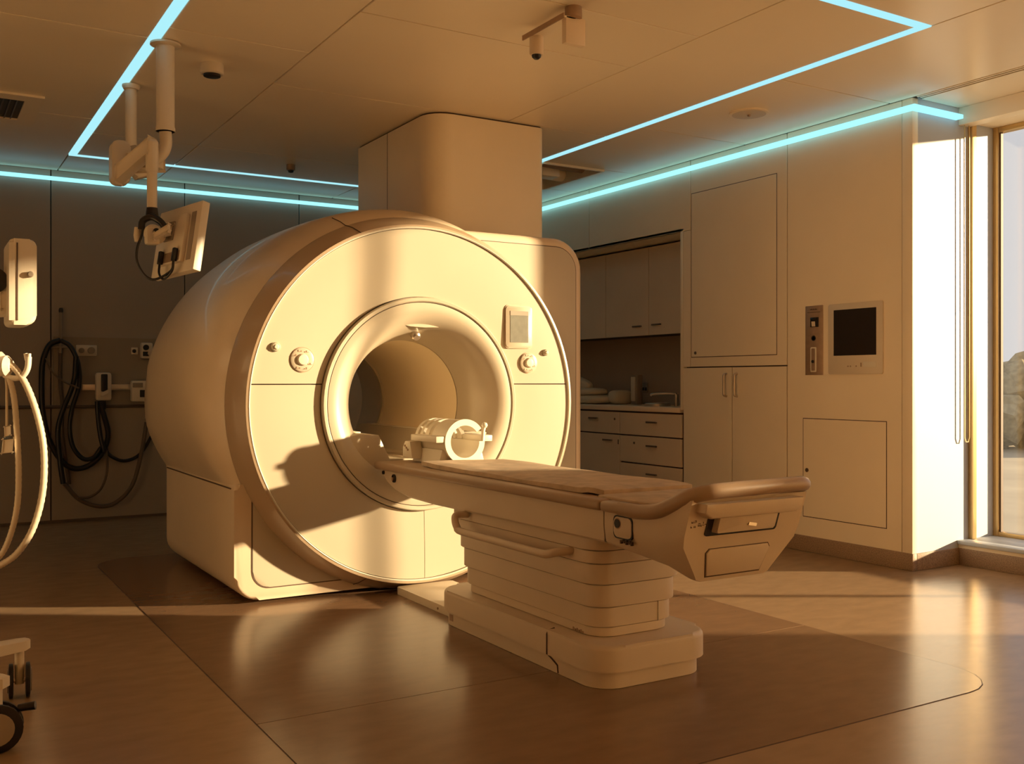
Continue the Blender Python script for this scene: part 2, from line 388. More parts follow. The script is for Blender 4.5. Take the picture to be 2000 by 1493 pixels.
# ================================================================== SCANNER
GX, GZ, GY = 2.41, 1.03, 4.93
mri = thing('mri_scanner', 'large round cream MRI scanner with a wide circular bore', 'MRI scanner', (GX, 5.9, 0))
RO = 0.965; RI = 0.587; H = 0.108
body = L('body_shell', [(1.046, 5.085), (1.056, 5.10), (1.075, 5.13), (1.11, 5.22), (1.13, 5.36), (1.142, 5.6), (1.146, 5.9), (1.142, 6.2), (1.125, 6.45), (1.08, 6.66), (0.98, 6.80), (0.80, 6.86), (0.45, 6.87)], GX, GZ, 'shell', mri, n=128, clampz=.03, flank=.05)
L('front_rim', [(RO, 4.965), (RO + .002, 4.93), (RO + .010, 4.918), (RO + .02, 4.920), (1.000, 4.95), (1.025, 5.0), (1.040, 5.05), (1.046, 5.082), (1.03, 5.09)], GX, GZ, 'rim', mri, n=128, clampz=.012)
L('rim_edge', [(RO - .001, 4.94), (RO - .001, 4.919), (RO + .004, 4.915), (RO + .009, 4.919)], GX, GZ, 'trimline', mri, n=128)
L('face_backing', [(RO, 4.945), (RI - .02, 4.945)], GX, GZ, 'darkline', mri, n=96)
# rim joint lines
for ang in (112, 250):
    t = R(ang); c, s = math.cos(t), math.sin(t)
    T('joint', [(GX + r * c, y - .0025, GZ + r * s) for r, y in ((.985, 4.921), (1.0, 4.949), (1.025, 4.999), (1.041, 5.05), (1.049, 5.083), (1.077, 5.13), (1.112, 5.22))], .0025, 'darkline', mri, n=5)
def face_panel(name, t0, t1, nr=6, nt=64):
    bm = bmesh.new(); r0, r1 = RI + .004, RO - .004; G = []
    def yy(r):
        q = (r - r0) / (r1 - r0); return GY + .010 - .014 * math.sin(PI * min(1, max(0, q)) * .5 + PI * .12)
    for i in range(nr + 1):
        r = r0 + (r1 - r0) * i / nr; row = []
        for j in range(nt + 1):
            a = t0(r) + (t1(r) - t0(r)) * j / nt
            row.append(bm.verts.new((GX + r * math.cos(a), yy(r), GZ + r * math.sin(a))))
        G.append(row)
    for i in range(nr):
        for j in range(nt): bm.faces.new((G[i][j], G[i][j + 1], G[i + 1][j + 1], G[i + 1][j]))
    loop = [G[0][j] for j in range(nt + 1)] + [G[i][nt] for i in range(1, nr + 1)] + [G[nr][j] for j in range(nt - 1, -1, -1)] + [G[i][0] for i in range(nr - 1, 0, -1)]
    back = [bm.verts.new((v.co.x, 4.946, v.co.z)) for v in loop]
    for k in range(len(loop)):
        j = (k + 1) % len(loop); bm.faces.new((loop[k], loop[j], back[j], back[k]))
    return finish(name, bm, 'face', mri, smooth=30)
face_panel('upper_face_panel', lambda r: math.asin((H + .003) / r), lambda r: PI - math.asin((H + .003) / r), nt=96)
face_panel('lower_face_panel', lambda r: PI - math.asin((H - .003) / r), lambda r: 1.5 * PI + (.01 - .0015) / r)
face_panel('lower_face_panel', lambda r: 1.5 * PI + (.01 + .0015) / r, lambda r: 2 * PI + math.asin((H - .003) / r))
# bore: raised collar, flare, tube, rear flare
L('bore_collar', [(RI, 4.945), (RI, 4.912), (RI - .006, 4.905), (RI - .020, 4.906), (RI - .026, 4.912)], GX, GZ, 'face', mri)
L('bore_collar_joint', [(RI - .026, 4.912), (RI - .030, 4.916)], GX, GZ, 'darkline', mri)
L('bore_flare', [(RI - .030, 4.912), (.53, 4.909), (.50, 4.915), (.465, 4.935), (.43, 4.97), (.40, 5.02), (.378, 5.08), (.365, 5.14), (.360, 5.20)], GX, GZ, 'face', mri, recalc=False)
L('bore_joint', [(.360, 5.20), (.362, 5.206)], GX, GZ, 'darkline', mri)
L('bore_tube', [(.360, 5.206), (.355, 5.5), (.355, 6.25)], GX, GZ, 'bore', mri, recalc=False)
L('bore_rear_ring', [(.355, 6.25), (.345, 6.262), (.345, 6.29), (.36, 6.31)], GX, GZ, 'face', mri, recalc=False)
L('bore_rear_flare', [(.36, 6.31), (.42, 6.6), (.45, 6.87)], GX, GZ, 'shell', mri, recalc=False)
# bed of the bore with the trapezoid channel for the table
def bore_floor():
    zt = .862; rr = .372
    a0 = PI - math.asin((zt - GZ) / rr); a1 = 2 * PI + math.asin((zt - GZ) / rr)
    pts = [(GX + rr * math.cos(a0 + (a1 - a0) * i / 24), GZ + rr * math.sin(a0 + (a1 - a0) * i / 24)) for i in range(25)]
    pts += [(GX + .245, zt), (GX + .175, .727), (GX - .175, .727), (GX - .245, zt)]
    bm = bmesh.new(); prism(bm, pts, 'y', 4.985, 6.45); return finish('bore_floor', bm, 'face', mri, smooth=30)
bore_floor()
# wedge cheeks that carry the flare into the channel
for s in (-1, 1):
    bm = bmesh.new()
    pts = [(GX + s * .245, .862), (GX + s * .175, .727), (GX + s * .175, .60), (GX + s * .30, .62), (GX + s * .40, .74), (GX + s * .43, .862), (GX + s * .36, .872)]
    if s > 0: pts = pts[::-1]
    f = lambda a, b, d: (a, d + .05 * max(0, 1 - abs(a - GX) / .42), b)
    prism(bm, pts, f, 4.945, 5.06, bev=.006, seg=2)
    finish('bore_cheek', bm, 'face', mri, smooth=30)
for sd_ in (-1, 1): B('bed_rail', (GX + sd_ * .262 - .016, GX + sd_ * .262 + .016, 5.22, 6.24, .862, .869), 'coil', mri, bev=.002)
B('bed_track', (GX - .05, GX + .05, 4.99, 6.3, .727, .735), 'steel', mri, bev=.002)

# right hand housing and left foot
def shrink(pts, d):
    n = len(pts); cx = sum(p[0] for p in pts) / n; cz = sum(p[1] for p in pts) / n
    x0 = min(p[0] for p in pts); x1 = max(p[0] for p in pts); z0 = min(p[1] for p in pts); z1 = max(p[1] for p in pts)
    return [((a - cx) * (1 - 2 * d / (x1 - x0)) + cx, (b - cz) * (1 - 2 * d / (z1 - z0)) + cz) for a, b in pts]
def side_outline(x1, z0, z1, ra, rc, rb):
    pts = [p for p in rrect(2.45, x1, z0, z1, (ra, 0, 0, rb), 8)]
    tr_ = pts[:9]; br_ = pts[-9:]
    a1 = math.asin(min(1, (z1 - GZ - .03) / rc)) if (z1 - GZ - .03) < rc else R(84)
    arc = [(GX + rc * math.cos(R(84 - 168 * i / 30)), GZ + rc * math.sin(R(84 - 168 * i / 30))) for i in range(31)]
    return tr_ + [(GX + .25, z1)] + [(GX + .25, GZ + rc)] + arc[3:-3] + [(GX + .25, z0)] + br_
HX1, HZ1, HY0 = 3.595, 2.04, 5.075
bm = bmesh.new(); hr = []
for dl, y in ((0, 6.75), (0, HY0 + .05), (.003, HY0 + .032), (.012, HY0 + .014), (.026, HY0 + .003), (.042, HY0)):
    hr.append([bm.verts.new((a, y, b)) for a, b in side_outline(HX1 - dl, .03 + dl, HZ1 - dl, .20 - dl, .90, .08 - dl)])
for p, q in zip(hr, hr[1:]):
    for k in range(len(p)): bm.faces.new((p[k], p[(k + 1) % len(p)], q[(k + 1) % len(p)], q[k]))
bm.faces.new(hr[0]); bm.faces.new(hr[-1][::-1])
hs = finish('side_housing', bm, 'shell', mri, smooth=40)
hin = side_outline(HX1 - .06, .08, HZ1 - .06, .145, .91, .05)
PR('front_panel', hin, 'y', HY0 - .004, HY0 + .02, 'face', hs, bev=.0)
frame_prism('panel_joint', side_outline(HX1 - .055, .075, HZ1 - .055, .15, .905, .055), hin, 'y', HY0 - .0015, HY0 + .01, 'darkline', hs)
foot = PR('foot_housing', rrect(1.405, 2.5, .022, .625, (.02, .03, .13, .05), 8), 'y', 5.055, 6.62, 'shell', mri, bev=.05, seg=4, bevend=0)
PR('front_panel', rrect(1.50, 2.45, .085, .60, (.02, .04, .09, .05), 8), 'y', 5.0515, 5.08, 'face', foot, bev=.003)
frame_prism('panel_joint', rrect(1.494, 2.456, .079, .606, (.02, .046, .096, .05), 8), rrect(1.501, 2.449, .086, .599, (.02, .039, .089, .05), 8), 'y', 5.053, 5.075, 'darkline', foot)
T('joint', [(1.4035, y, .60) for y in (5.11, 6.60)], .004, 'darkline', mri, n=6)
for y in (5.25, 6.4): SP('levelling_foot', [(.03, 0), (.03, .012), (.012, .014), (.012, .03)], (1.6, y, .0), (0, 0, 1), 'steel', mri, 12)
for x, y in ((3.4, 5.3), (3.4, 6.5)): SP('levelling_foot', [(.03, 0), (.03, .012), (.012, .014), (.012, .04)], (x, y, .0), (0, 0, 1), 'steel', mri, 12)

# controls on the face
yf = GY - .004
def fp(u, v): q = PY(u, v, yf); return (q.x, q.y, q.z)
def dial(u, v, r):
    c = Vector(fp(u, v))
    d = SP('control_dial', [(r, .004), (r, -.005), (r - .006, -.008), (r * .55, -.008)], c, (0, 1, 0), 'face', mri, 32)
    SP('knob', [(r * .50, .004), (r * .50, -.006), (r * .40, -.014), (0, -.017)], c + Vector((0, -.006, 0)), (0, 1, 0), 'white_plastic', d, 24)
    bm = bmesh.new()
    for k in range(8):
        if k in (0, 4): continue
        a = 2 * PI * k / 8 + .3; q = c + Vector((math.cos(a) * r * .76, -.009, math.sin(a) * r * .76))
        for w in range(3):
            e = .004 + .003 * ((k + w) % 2); dx = (w - 1) * .008
            box(bm, q.x + dx - e / 2, q.x + dx + e / 2, q.y - .001, q.y + .002, q.z - .004, q.z + .004 * ((k + w) % 3 - .5))
    stuff(finish('dial_marks', bm, 'bronze', d, smooth=0))
    L2 = bmesh.new(); spin(L2, [(r + .004, .006), (r + .004, -.001), (r, -.001)], c, (0, 1, 0), 32); finish('dial_joint', L2, 'bronze', d)
dial(590, 703, .062); dial(1032, 709, .058)
for u, v, r in ((538, 678, .024), (1065, 689, .019)):
    c = Vector(fp(u, v)); k = SP('push_button', [(r, .004), (r, -.010), (r * .8, -.016), (r * .6, -.016)], c, (0, 1, 0), 'face', mri)
    SP('button_cap', [(r * .6, -.010), (r * .6, -.018), (r * .4, -.023), (0, -.024)], c, (0, 1, 0), 'white_plastic', k)
a = PY(987, 597, yf); b = PY(1038, 680, yf)
scr = PR('status_display', rrect(a.x, b.x, b.z, a.z, .02), 'y', yf - .008, yf + .006, 'face', mri, bev=.003)
frame_prism('display_joint', rrect(a.x - .005, b.x + .005, b.z - .005, a.z + .005, .025), rrect(a.x, b.x, b.z, a.z, .02), 'y', yf - .0035, yf + .006, 'bronze', scr)
B('screen', (a.x + .028, b.x - .028, b.z * 0 + yf - .010, yf - .004, b.z + .030, a.z - .030), 'lcd', scr)
B('screen_bar', (a.x + .028, b.x - .028, yf - .0108, yf - .006, a.z - .055, a.z - .030), 'grey_panel', scr)
# visor and lens at the crown of the flare
vz = GZ + .415
PRv = bmesh.new()
pts = [(-.16, 0), (-.09, .020), (0, .030), (.09, .020), (.16, 0), (.09, -.008), (0, -.012), (-.09, -.008)]
prism(PRv, [(GX + .03 + a, vz + b + .02) for a, b in pts], 'y', 4.958, 5.04, bev=.004); finish('bore_visor', PRv, 'face', mri)
SP('bore_lens', [(.026, .02), (.026, -.012), (.018, -.02), (0, -.021)], (GX, 5.02, GZ + .378), (0, .8, .6), 'steel', mri)

# ================================================================== PATIENT TABLE
TX = 2.41
tb = thing('patient_table', 'cream sliding patient table on a stepped pedestal in front of the scanner', 'patient table', (TX, 3.6, 0))
def loft(name, secs, m, parent):
    bm = bmesh.new(); rings = []
    for (yt, yb, zt, zb, wt, wb) in secs:
        pts = []
        h_ = zt - zb; prof = [(-wt, zt), (-wt, zt - h_ * .42), (-(wt * .93 + wb * .07), zt - h_ * .56), (-(wb + .012 + (wt - wb) * .06), zb + h_ * .10), (-(wb + .004), zb + h_ * .03), (-wb + .015, zb)]
        prof = prof + [(-x, z) for x, z in prof[::-1]]
        for x, z in prof:
            f = (z - zb) / max(1e-6, zt - zb); pts.append(bm.verts.new((TX + x, yb + (yt - yb) * f, z)))
        rings.append(pts)
    n = len(rings[0])
    for a, b in zip(rings, rings[1:]):
        for k in range(n): bm.faces.new((a[k], a[(k + 1) % n], b[(k + 1) % n], b[k]))
    bm.faces.new(rings[0][::-1]); bm.faces.new(rings[-1])
    return finish(name, bm, m, parent, smooth=32)
cr = loft('cradle_body', [(4.925, 4.90, .69, .665, .255, .235), (4.91, 4.84, .69, .615, .258, .238), (4.90, 4.72, .69, .578, .26, .24), (4.6, 4.58, .69, .558, .262, .242), (4.3, 4.3, .69, .552, .263, .243), (2.905, 2.905, .69, .56, .263, .243)], 'table_shell', tb)
ft = loft('foot_body', [(2.898, 2.898, .69, .56, .263, .243), (2.78, 2.78, .695, .548, .264, .236), (2.6, 2.6, .705, .52, .266, .21), (2.46, 2.545, .76, .482, .268, .172), (2.425, 2.52, .768, .478, .262, .162)], 'table_shell', tb)
B('cradle_joint', (TX - .257, TX + .257, 2.897, 2.906, .57, .69), 'darkline', tb)
B('table_top', (TX - .29, TX + .29, 2.90, 4.935, .683, .724), 'table_rim', tb, bev=.014, seg=3)
B('table_top_foot', (TX - .29, TX + .29, 2.66, 2.896, .683, .722), 'table_rim', tb, bev=.014, seg=3)
bm = bmesh.new()
rail = [(TX - .265, 2.80, .702), (TX - .268, 2.70, .702), (TX - .268, 2.60, .715), (TX - .262, 2.52, .745), (TX - .25, 2.455, .776), (TX - .215, 2.405, .793), (TX - .15, 2.388, .799), (TX, 2.380, .802), (TX + .15, 2.388, .803), (TX + .215, 2.402, .800), (TX + .252, 2.445, .788), (TX + .262, 2.52, .745), (TX + .268, 2.60, .715), (TX + .268, 2.70, .702), (TX + .265, 2.80, .702)]
tube(bm, rail, .026, 12, True, 5); finish('end_rail', bm, 'table_rim', tb, smooth=60)
B('foot_cover', (TX - .235, TX + .235, 2.50, 2.98, .716, .732), 'pad', tb, bev=.006)
# end face: recess, sliding latch block, lower tray
YE = lambda z: 2.425 + (.768 - z) / .29 * .095          # the sloping end face
ES = lambda a, b, d: (a, YE(b) + d, b)
def EP(name, pts, d0, d1, m, parent, bev=.004):
    bm = bmesh.new(); prism(bm, pts, ES, d0, d1, bev); return finish(name, bm, m, parent)
EP('end_recess', rrect(TX - .178, TX + .150, .640, .742, .012), -.003, .04, 'black', tb, 0)
lb = EP('latch_block', [(TX - .235, .757), (TX - .235, .728), (TX - .200, .706), (TX + .185, .706), (TX + .205, .720), (TX + .205, .757)], -.045, .03, 'table_shell', tb, .006)
EP('latch_block_lower', rrect(TX - .150, TX + .112, .652, .712, .006), -.030, .03, 'table_shell', lb, .004)
OB('latch_tab', (TX - .02, YE(.672) - .036, .672), (.035, 0, -.006), (0, .006, 0), (.004, 0, .010), 'steel', lb)
TRY = [(TX - .128, .496), (TX - .150, .578), (TX - .138, .592), (TX + .128, .592), (TX + .140, .578), (TX + .118, .496)]
tr = EP('lower_tray', TRY, -.006, .03, 'table_shell', tb, .004)
EP('tray_joint', shrink(TRY, -.0035), -.0012, .02, 'darkline', tr, 0)
# small pictograms beside the recess
bm = bmesh.new()
def stroke(x, z, w, h, y): box(bm, TX + x, TX + x + w, y - .0012, y + .003, z, z + h)
for i, (x, z, w, h) in enumerate([(-.245, .690, .006, .003), (-.245, .690, .002, .010), (-.239, .690, .002, .010), (-.245, .674, .006, .003), (-.245, .674, .002, .009), (-.232, .690, .002, .010), (-.226, .692, .002, .008), (-.232, .697, .007, .002), (-.231, .674, .002, .009), (-.226, .674, .002, .009), (-.214, .678, .008, .002), (-.214, .686, .008, .002), (-.214, .678, .002, .016), (-.207, .678, .002, .016), (-.201, .676, .002, .018), (-.196, .680, .008, .002), (-.194, .686, .002, .008), (-.185, .682, .008, .002)]):
    stroke(x, z, w, h, YE(z) - .001)
finish('pictograms', bm, 'darkline', tb, smooth=0)
# side details (left flank)
xs_ = TX - .2635
cp = PR('side_control', rrect(2.735, 2.835, .600, .672, .018), 'x', xs_ - .006, xs_ + .004, 'table_shell', tb, bev=.003)
frame_prism('control_outline', rrect(2.730, 2.840, .595, .677, .02), rrect(2.736, 2.834, .601, .671, .018), 'x', xs_ - .004, xs_ + .004, 'black', cp)
SP('control_hole', [(.016, 0), (.016, -.003), (0, -.003)], (xs_ - .006, 2.812, .648), (1, 0, 0), 'black', cp)
SP('control_ring', [(.020, .003), (.020, -.001), (.016, -.001)], (xs_ - .006, 2.812, .648), (1, 0, 0), 'bronze', cp)
bm = bmesh.new()
for k in range(7): box(bm, xs_ - .004, xs_ + .006, 2.735 + k * .010, 2.741 + k * .010, .578 + .004 * (k % 3), .590 + .003 * (k % 2))
finish('control_marks', bm, 'darkline', cp, smooth=0)
for y, z, r in ((4.73, .648, .022), (4.865, .668, .010)):
    h = SP('side_socket', [(r, .004), (r, -.006), (r * .8, -.007), (r * .8, -.002), (0, -.002)], (TX - .262, y, z), (1, 0, 0), 'black', tb)
    if r > .015: SP('socket_core', [(r * .45, 0), (r * .45, -.010), (0, -.011)], (TX - .262, y + .006, z - .004), (1, 0, 0), 'bronze', h)
# pedestal tiers
tz = [.56, .508, .455, .373, .284, .205, .166]
for i, (zt, zb) in enumerate(zip(tz, tz[1:])):
    d = .013 * i
    PR('pedestal_tier', rrect(2.185 + d * .75, 2.675 - d, 3.01 + d * .75, 4.20 - d * 1.2, .085, 7), 'z', zb + .005, zt, 'table_shell', tb, bev=.003)
PR('tier_shade_core', rrect(2.26, 2.59, 3.09, 4.11, .05, 5), 'z', .166, .555, 'darkline', tb)  # dark core draws the shade lines under the overhanging tiers
B('pedestal_joint', (2.52, 2.523, 3.045, 3.07, .21, .37), 'trimline', tb)
bs = PR('base_cover', rrect(2.155, 2.725, 2.94, 4.27, .12, 8), 'z', .068, .168, 'table_shell', tb, bev=.022, seg=4, bevend=1)
PR('base_skirt', rrect(2.172, 2.705, 2.962, 4.25, .110, 8), 'z', .003, .075, 'table_shell', tb)
T('base_joint', [(2.1535, 3.29, y) for y in (.07, .15)] + [(2.16, 3.29, .163), (2.19, 3.29, .1695)], .0035, 'darkline', tb, n=6)
T('base_joint', [(2.156, 3.29, .072), (2.169, 3.27, .05), (2.171, 3.24, .035), (2.171, 3.235, .006)], .0035, 'darkline', tb, n=6)
B('rating_label', (2.1705, 2.1725, 4.12, 4.155, .025, .055), 'bronze', tb)
bm = bmesh.new()
for k in range(6): box(bm, 2.2315, 2.2355, 3.15 + k * .013, 3.159 + k * .013, .172, .180 + .004 * (k % 2))
finish('tier_marks', bm, 'bronze', tb, smooth=0)
# grab handle on the left side
hx = TX - .30
T('grab_handle', [(TX - .235, 3.98, .545), (hx + .01, 3.985, .545), (hx, 3.985, .525), (hx, 3.965, .492), (hx, 3.92, .478), (hx, 3.6, .478), (hx, 3.28, .478), (hx + .005, 3.23, .480), (hx + .03, 3.195, .49), (hx + .095, 3.175, .495)], .0165, 'table_shell', tb, n=12, smooth=4)
SP('handle_socket', [(.028, 0), (.028, .01), (.022, .012)], (hx + .10, 3.175, .496), (-1, 0, 0), 'table_rim', tb)
PR('floor_plate', rrect(2.245, 2.58, 4.25, 4.91, .01), 'z', .002, .042, 'white_plastic', tb, bev=.004)
SP('plate_screw', [(.006, 0), (.006, -.004), (0, -.005)], (2.245, 4.42, .02), (1, 0, 0), 'bronze', tb, 10)

# mattress with a softly waved surface
def mattress():
    x0, x1, y0, y1 = 2.185, 2.665, 2.985, 4.485; nx, ny = 10, 40; bm = bmesh.new(); top = []; bot = []
    for i in range(nx + 1):
        for j in range(ny + 1):
            u, v = i / nx, j / ny; x = x0 + (x1 - x0) * u; y = y0 + (y1 - y0) * v
            edge = min(u, 1 - u, v * 2.5, (1 - v) * 2.5) * 10
            if v < .08: # rounded foot corners
                k = 1 - .10 * (1 - v / .08) ** 2; x = TX + .015 + (x - TX - .015) * k
            lift = .010 * max(0, 1 - (1 - v) * 9) * (1 - u) + .012 * math.exp(-((v - .04) / .03) ** 2) * max(0, .35 - u) * 2
            z = .744 + .006 * min(1, edge) + .003 * math.sin(u * 7 + v * 5) * math.sin(v * 13) + lift
            top.append(bm.verts.new((x, y, z))); bot.append(bm.verts.new((x, y, max(.7255, z - .022) + lift * .3)))
    I = lambda i, j: i * (ny + 1) + j
    for i in range(nx):
        for j in range(ny):
            bm.faces.new((top[I(i, j)], top[I(i + 1, j)], top[I(i + 1, j + 1)], top[I(i, j + 1)])); bm.faces.new((bot[I(i, j)], bot[I(i, j + 1)], bot[I(i + 1, j + 1)], bot[I(i + 1, j)]))
    for j in range(ny):
        for i in (0, nx): bm.faces.new((top[I(i, j)], top[I(i, j + 1)], bot[I(i, j + 1)], bot[I(i, j)]))
    for i in range(nx):
        for j in (0, ny): bm.faces.new((top[I(i, j)], top[I(i + 1, j)], bot[I(i + 1, j)], bot[I(i, j)]))
    return finish('mattress', bm, 'pad', smooth=50)
tag(mattress(), 'thin brown padded mattress lying along the patient table', 'mattress')

# head coil
hc = thing('head_coil', 'cream ring shaped head coil standing on the table at the bore', 'head coil', (TX + .03, 4.68, .727))
HX, HZ = TX + .03, .842
def ring_arc(name, ro, ri, y0, y1, a0, a1, m, n=40, taper=0.0):
    bm = bmesh.new(); rows_ = []
    for k in range(n + 1):
        a = R(a0 + (a1 - a0) * k / n); c, s = math.cos(a), math.sin(a)
        rows_.append([bm.verts.new((HX + r * c, y, HZ + r * s)) for r, y in ((ro, y0), (ro - taper, y1), (ri - taper, y1), (ri, y0))])
    for p, q in zip(rows_, rows_[1:]):
        for i in range(4): bm.faces.new((p[i], p[(i + 1) % 4], q[(i + 1) % 4], q[i]))
    bm.faces.new(rows_[0]); bm.faces.new(rows_[-1][::-1])
    return finish(name, bm, m, hc, smooth=35)
ring_arc('lower_shell', .112, .088, 4.51, 4.86, 180, 360, 'coil')
ring_arc('upper_shell', .112, .088, 4.51, 4.66, 35, 178, 'coil')
ring_arc('upper_rib', .112, .09, 4.70, 4.74, 2, 178, 'coil'); ring_arc('upper_rib', .112, .09, 4.77, 4.80, 2, 178, 'coil'); ring_arc('upper_rib', .112, .09, 4.83, 4.86, 2, 178, 'coil')
ring_arc('front_lip', .116, .084, 4.495, 4.51, 180, 360, 'coil'); ring_arc('front_lip', .116, .084, 4.495, 4.51, 35, 180, 'coil')
B('side_flange', (HX - .165, HX - .098, 4.50, 4.80, HZ - .002, HZ + .030), 'coil', hc, bev=.004)
B('side_flange', (HX + .098, HX + .165, 4.50, 4.80, HZ - .002, HZ + .030), 'coil', hc, bev=.004)
T('latch_post', [(HX + .108, 4.505, HZ), (HX + .112, 4.505, HZ + .05), (HX + .118, 4.505, HZ + .075)], .010, 'coil', hc)
SP('latch_ball', [(0, -.017), (.012, -.012), (.017, 0), (.012, .012), (0, .017)], (HX + .12, 4.505, HZ + .082), (0, 0, 1), 'coil', hc, 14)
for s in (-1, 1):
    PR('cradle_foot', [(HX + s * .05, .728), (HX + s * .135, .728), (HX + s * .115, .80), (HX + s * .085, .80)][::s], 'y', 4.53, 4.84, 'coil', hc, bev=.003)
B('cradle_base', (HX - .12, HX + .12, 4.53, 4.84, .727, .740), 'coil', hc, bev=.003)
PR('control_block', [(4.74, .745), (4.86, .745), (4.86, .80), (4.83, .835), (4.77, .835)], 'x', HX - .185, HX - .118, 'coil', hc, bev=.006)
for k in range(3): SP('block_button', [(.006, 0), (.006, -.004), (0, -.004)], (HX - .185, 4.79 + .018 * k, .79 + .01 * k), (1, 0, 0), 'bronze', hc, 10)

# ================================================================== CABINETS ON THE RIGHT WALL
def bar_handle(parent, x, yc, zc, w=.11):
    bm = bmesh.new(); box(bm, x - .022, x - .012, yc - w / 2, yc + w / 2, zc - .007, zc + .007, .002)
    for s in (-1, 1): box(bm, x - .013, x + .002, yc + s * (w / 2 - .012) - .004, yc + s * (w / 2 - .012) + .004, zc - .004, zc + .004)
    return finish('handle', bm, 'handle', parent)
def lock(parent, x, y, z, r=.010): return SP('lock', [(r, .002), (r, -.004), (r * .4, -.005), (0, -.003)], (x, y, z), (1, 0, 0), 'handle', parent, 14)
def door(parent, x, y0, y1, z0, z1, name='door', m='cabinet', t=.02): return B(name, (x, x + t, y0 + .0025, y1 - .0025, z0 + .0025, z1 - .0025), m, parent, bev=.002, seg=1)

# tall cupboard flush with the wall
tc = thing('tall_cupboard', 'tall cream wall cupboard with one large upper panel and two lower doors', 'cupboard', (XR + .3, 5.44, 0))
B('carcass', (XR + .032, XR + .60, 4.90, 5.975, .0, ZC), 'darkline', tc)
fp_ = B('upper_frame', (XR, XR + .02, 4.90, 5.893, 1.268, ZC), 'wall', tc, bev=.002, seg=1)
ud = B('access_door', (XR - .003, XR + .002, 4.995, 5.880, 1.345, 2.615), 'wall', tc, bev=.001, seg=1)
frame_prism('access_door_gap', [(4.99, 1.34), (5.885, 1.34), (5.885, 2.62), (4.99, 2.62)], [(4.995, 1.345), (5.88, 1.345), (5.88, 2.615), (4.995, 2.615)], 'x', XR - .0012, XR + .001, 'darkline', ud)
lock(ud, XR - .003, 5.835, 1.375, .012)
B('filler', (XR, XR + .02, 5.899, 5.978, 1.268, NZ1 - .003), 'wall', tc, bev=.002, seg=1)
for y0, y1, hy in ((5.440, 5.98, 5.495), (4.90, 5.436, 5.385)):
    d = door(tc, XR, y0, y1, .105, 1.262, m='wall')
    bm = bmesh.new(); tube(bm, [(XR + .002, hy, 1.045), (XR - .024, hy, 1.05), (XR - .028, hy, 1.07), (XR - .028, hy, 1.185), (XR - .024, hy, 1.205), (XR + .002, hy, 1.21)], .009, 8, True, 2)
    finish('handle', bm, 'steel', d, smooth=60)

# wall cupboards in the niche
XU = XR + .28
ys = [NY0 + .017, PX(1267, 600, XU).y, PX(1183, 600, XU).y, NY1]
lab = ['wall cupboard next to the tall cupboard with a bar handle low on its door', 'wide middle wall cupboard above the counter with a bar handle at its right', 'wall cupboard above the counter partly hidden by the scanner']
for i, (y0, y1) in enumerate(zip(ys, ys[1:])):
    q = thing('wall_cupboard', lab[i], 'cupboard', (XU + .2, (y0 + y1) / 2, 1.55), 'wall cupboards in the niche')
    B('carcass', (XU + .02, XR + .60, y0 + .001, y1 - .001, 1.56, 2.325), 'darkline', q)
    d = door(q, XU, y0, y1, 1.555, 2.325)
    if i == 0: h_ = PX(1284, 634, XU); bar_handle(d, XU, h_.y, h_.z, .12)
    if i == 1: h_ = PX(1246, 638, XU); bar_handle(d, XU, h_.y, h_.z, .12)
# base cabinets
tag(B('worktop', (XR - .012, XR + .597, NY0 + .017, NY1 - .002, .905, .945), 'cabinet', bev=.003), 'light brown worktop over the drawers in the niche', 'worktop')
c1 = thing('drawer_cabinet', 'base cabinet with three stacked drawers beside the tall cupboard', 'cabinet', (XR + .3, 6.3, 0))
ysp = 6.80
B('carcass', (XR + .025, XR + .598, NY0 + .002, ysp - .001, .0, .903), 'darkline', c1)
for z0, z1, lk in ((.703, .893, 0), (.470, .697, 1), (.105, .464, 0)):
    d = door(c1, XR, NY0 + .002, ysp, z0, z1, 'drawer'); bar_handle(d, XR, 6.36, z1 - .075, .13)
    if lk: lock(d, XR, 6.60, z1 - .06)
c2 = thing('base_cabinet', 'base cabinet with one drawer over a hinged door next to the scanner', 'cabinet', (XR + .3, 7.3, 0))
B('carcass', (XR + .025, XR + .598, ysp, NY1 - .002, .0, .903), 'darkline', c2)
d = door(c2, XR, ysp, NY1, .703, .893, 'drawer'); bar_handle(d, XR, 7.17, .83, .13); lock(d, XR, 6.87, .83)
d = door(c2, XR, ysp, NY1, .105, .697); bar_handle(d, XR, 6.96, .645, .13); B('hinge_plate', (XR - .004, XR, 6.812, 6.824, .615, .655), 'handle', d)

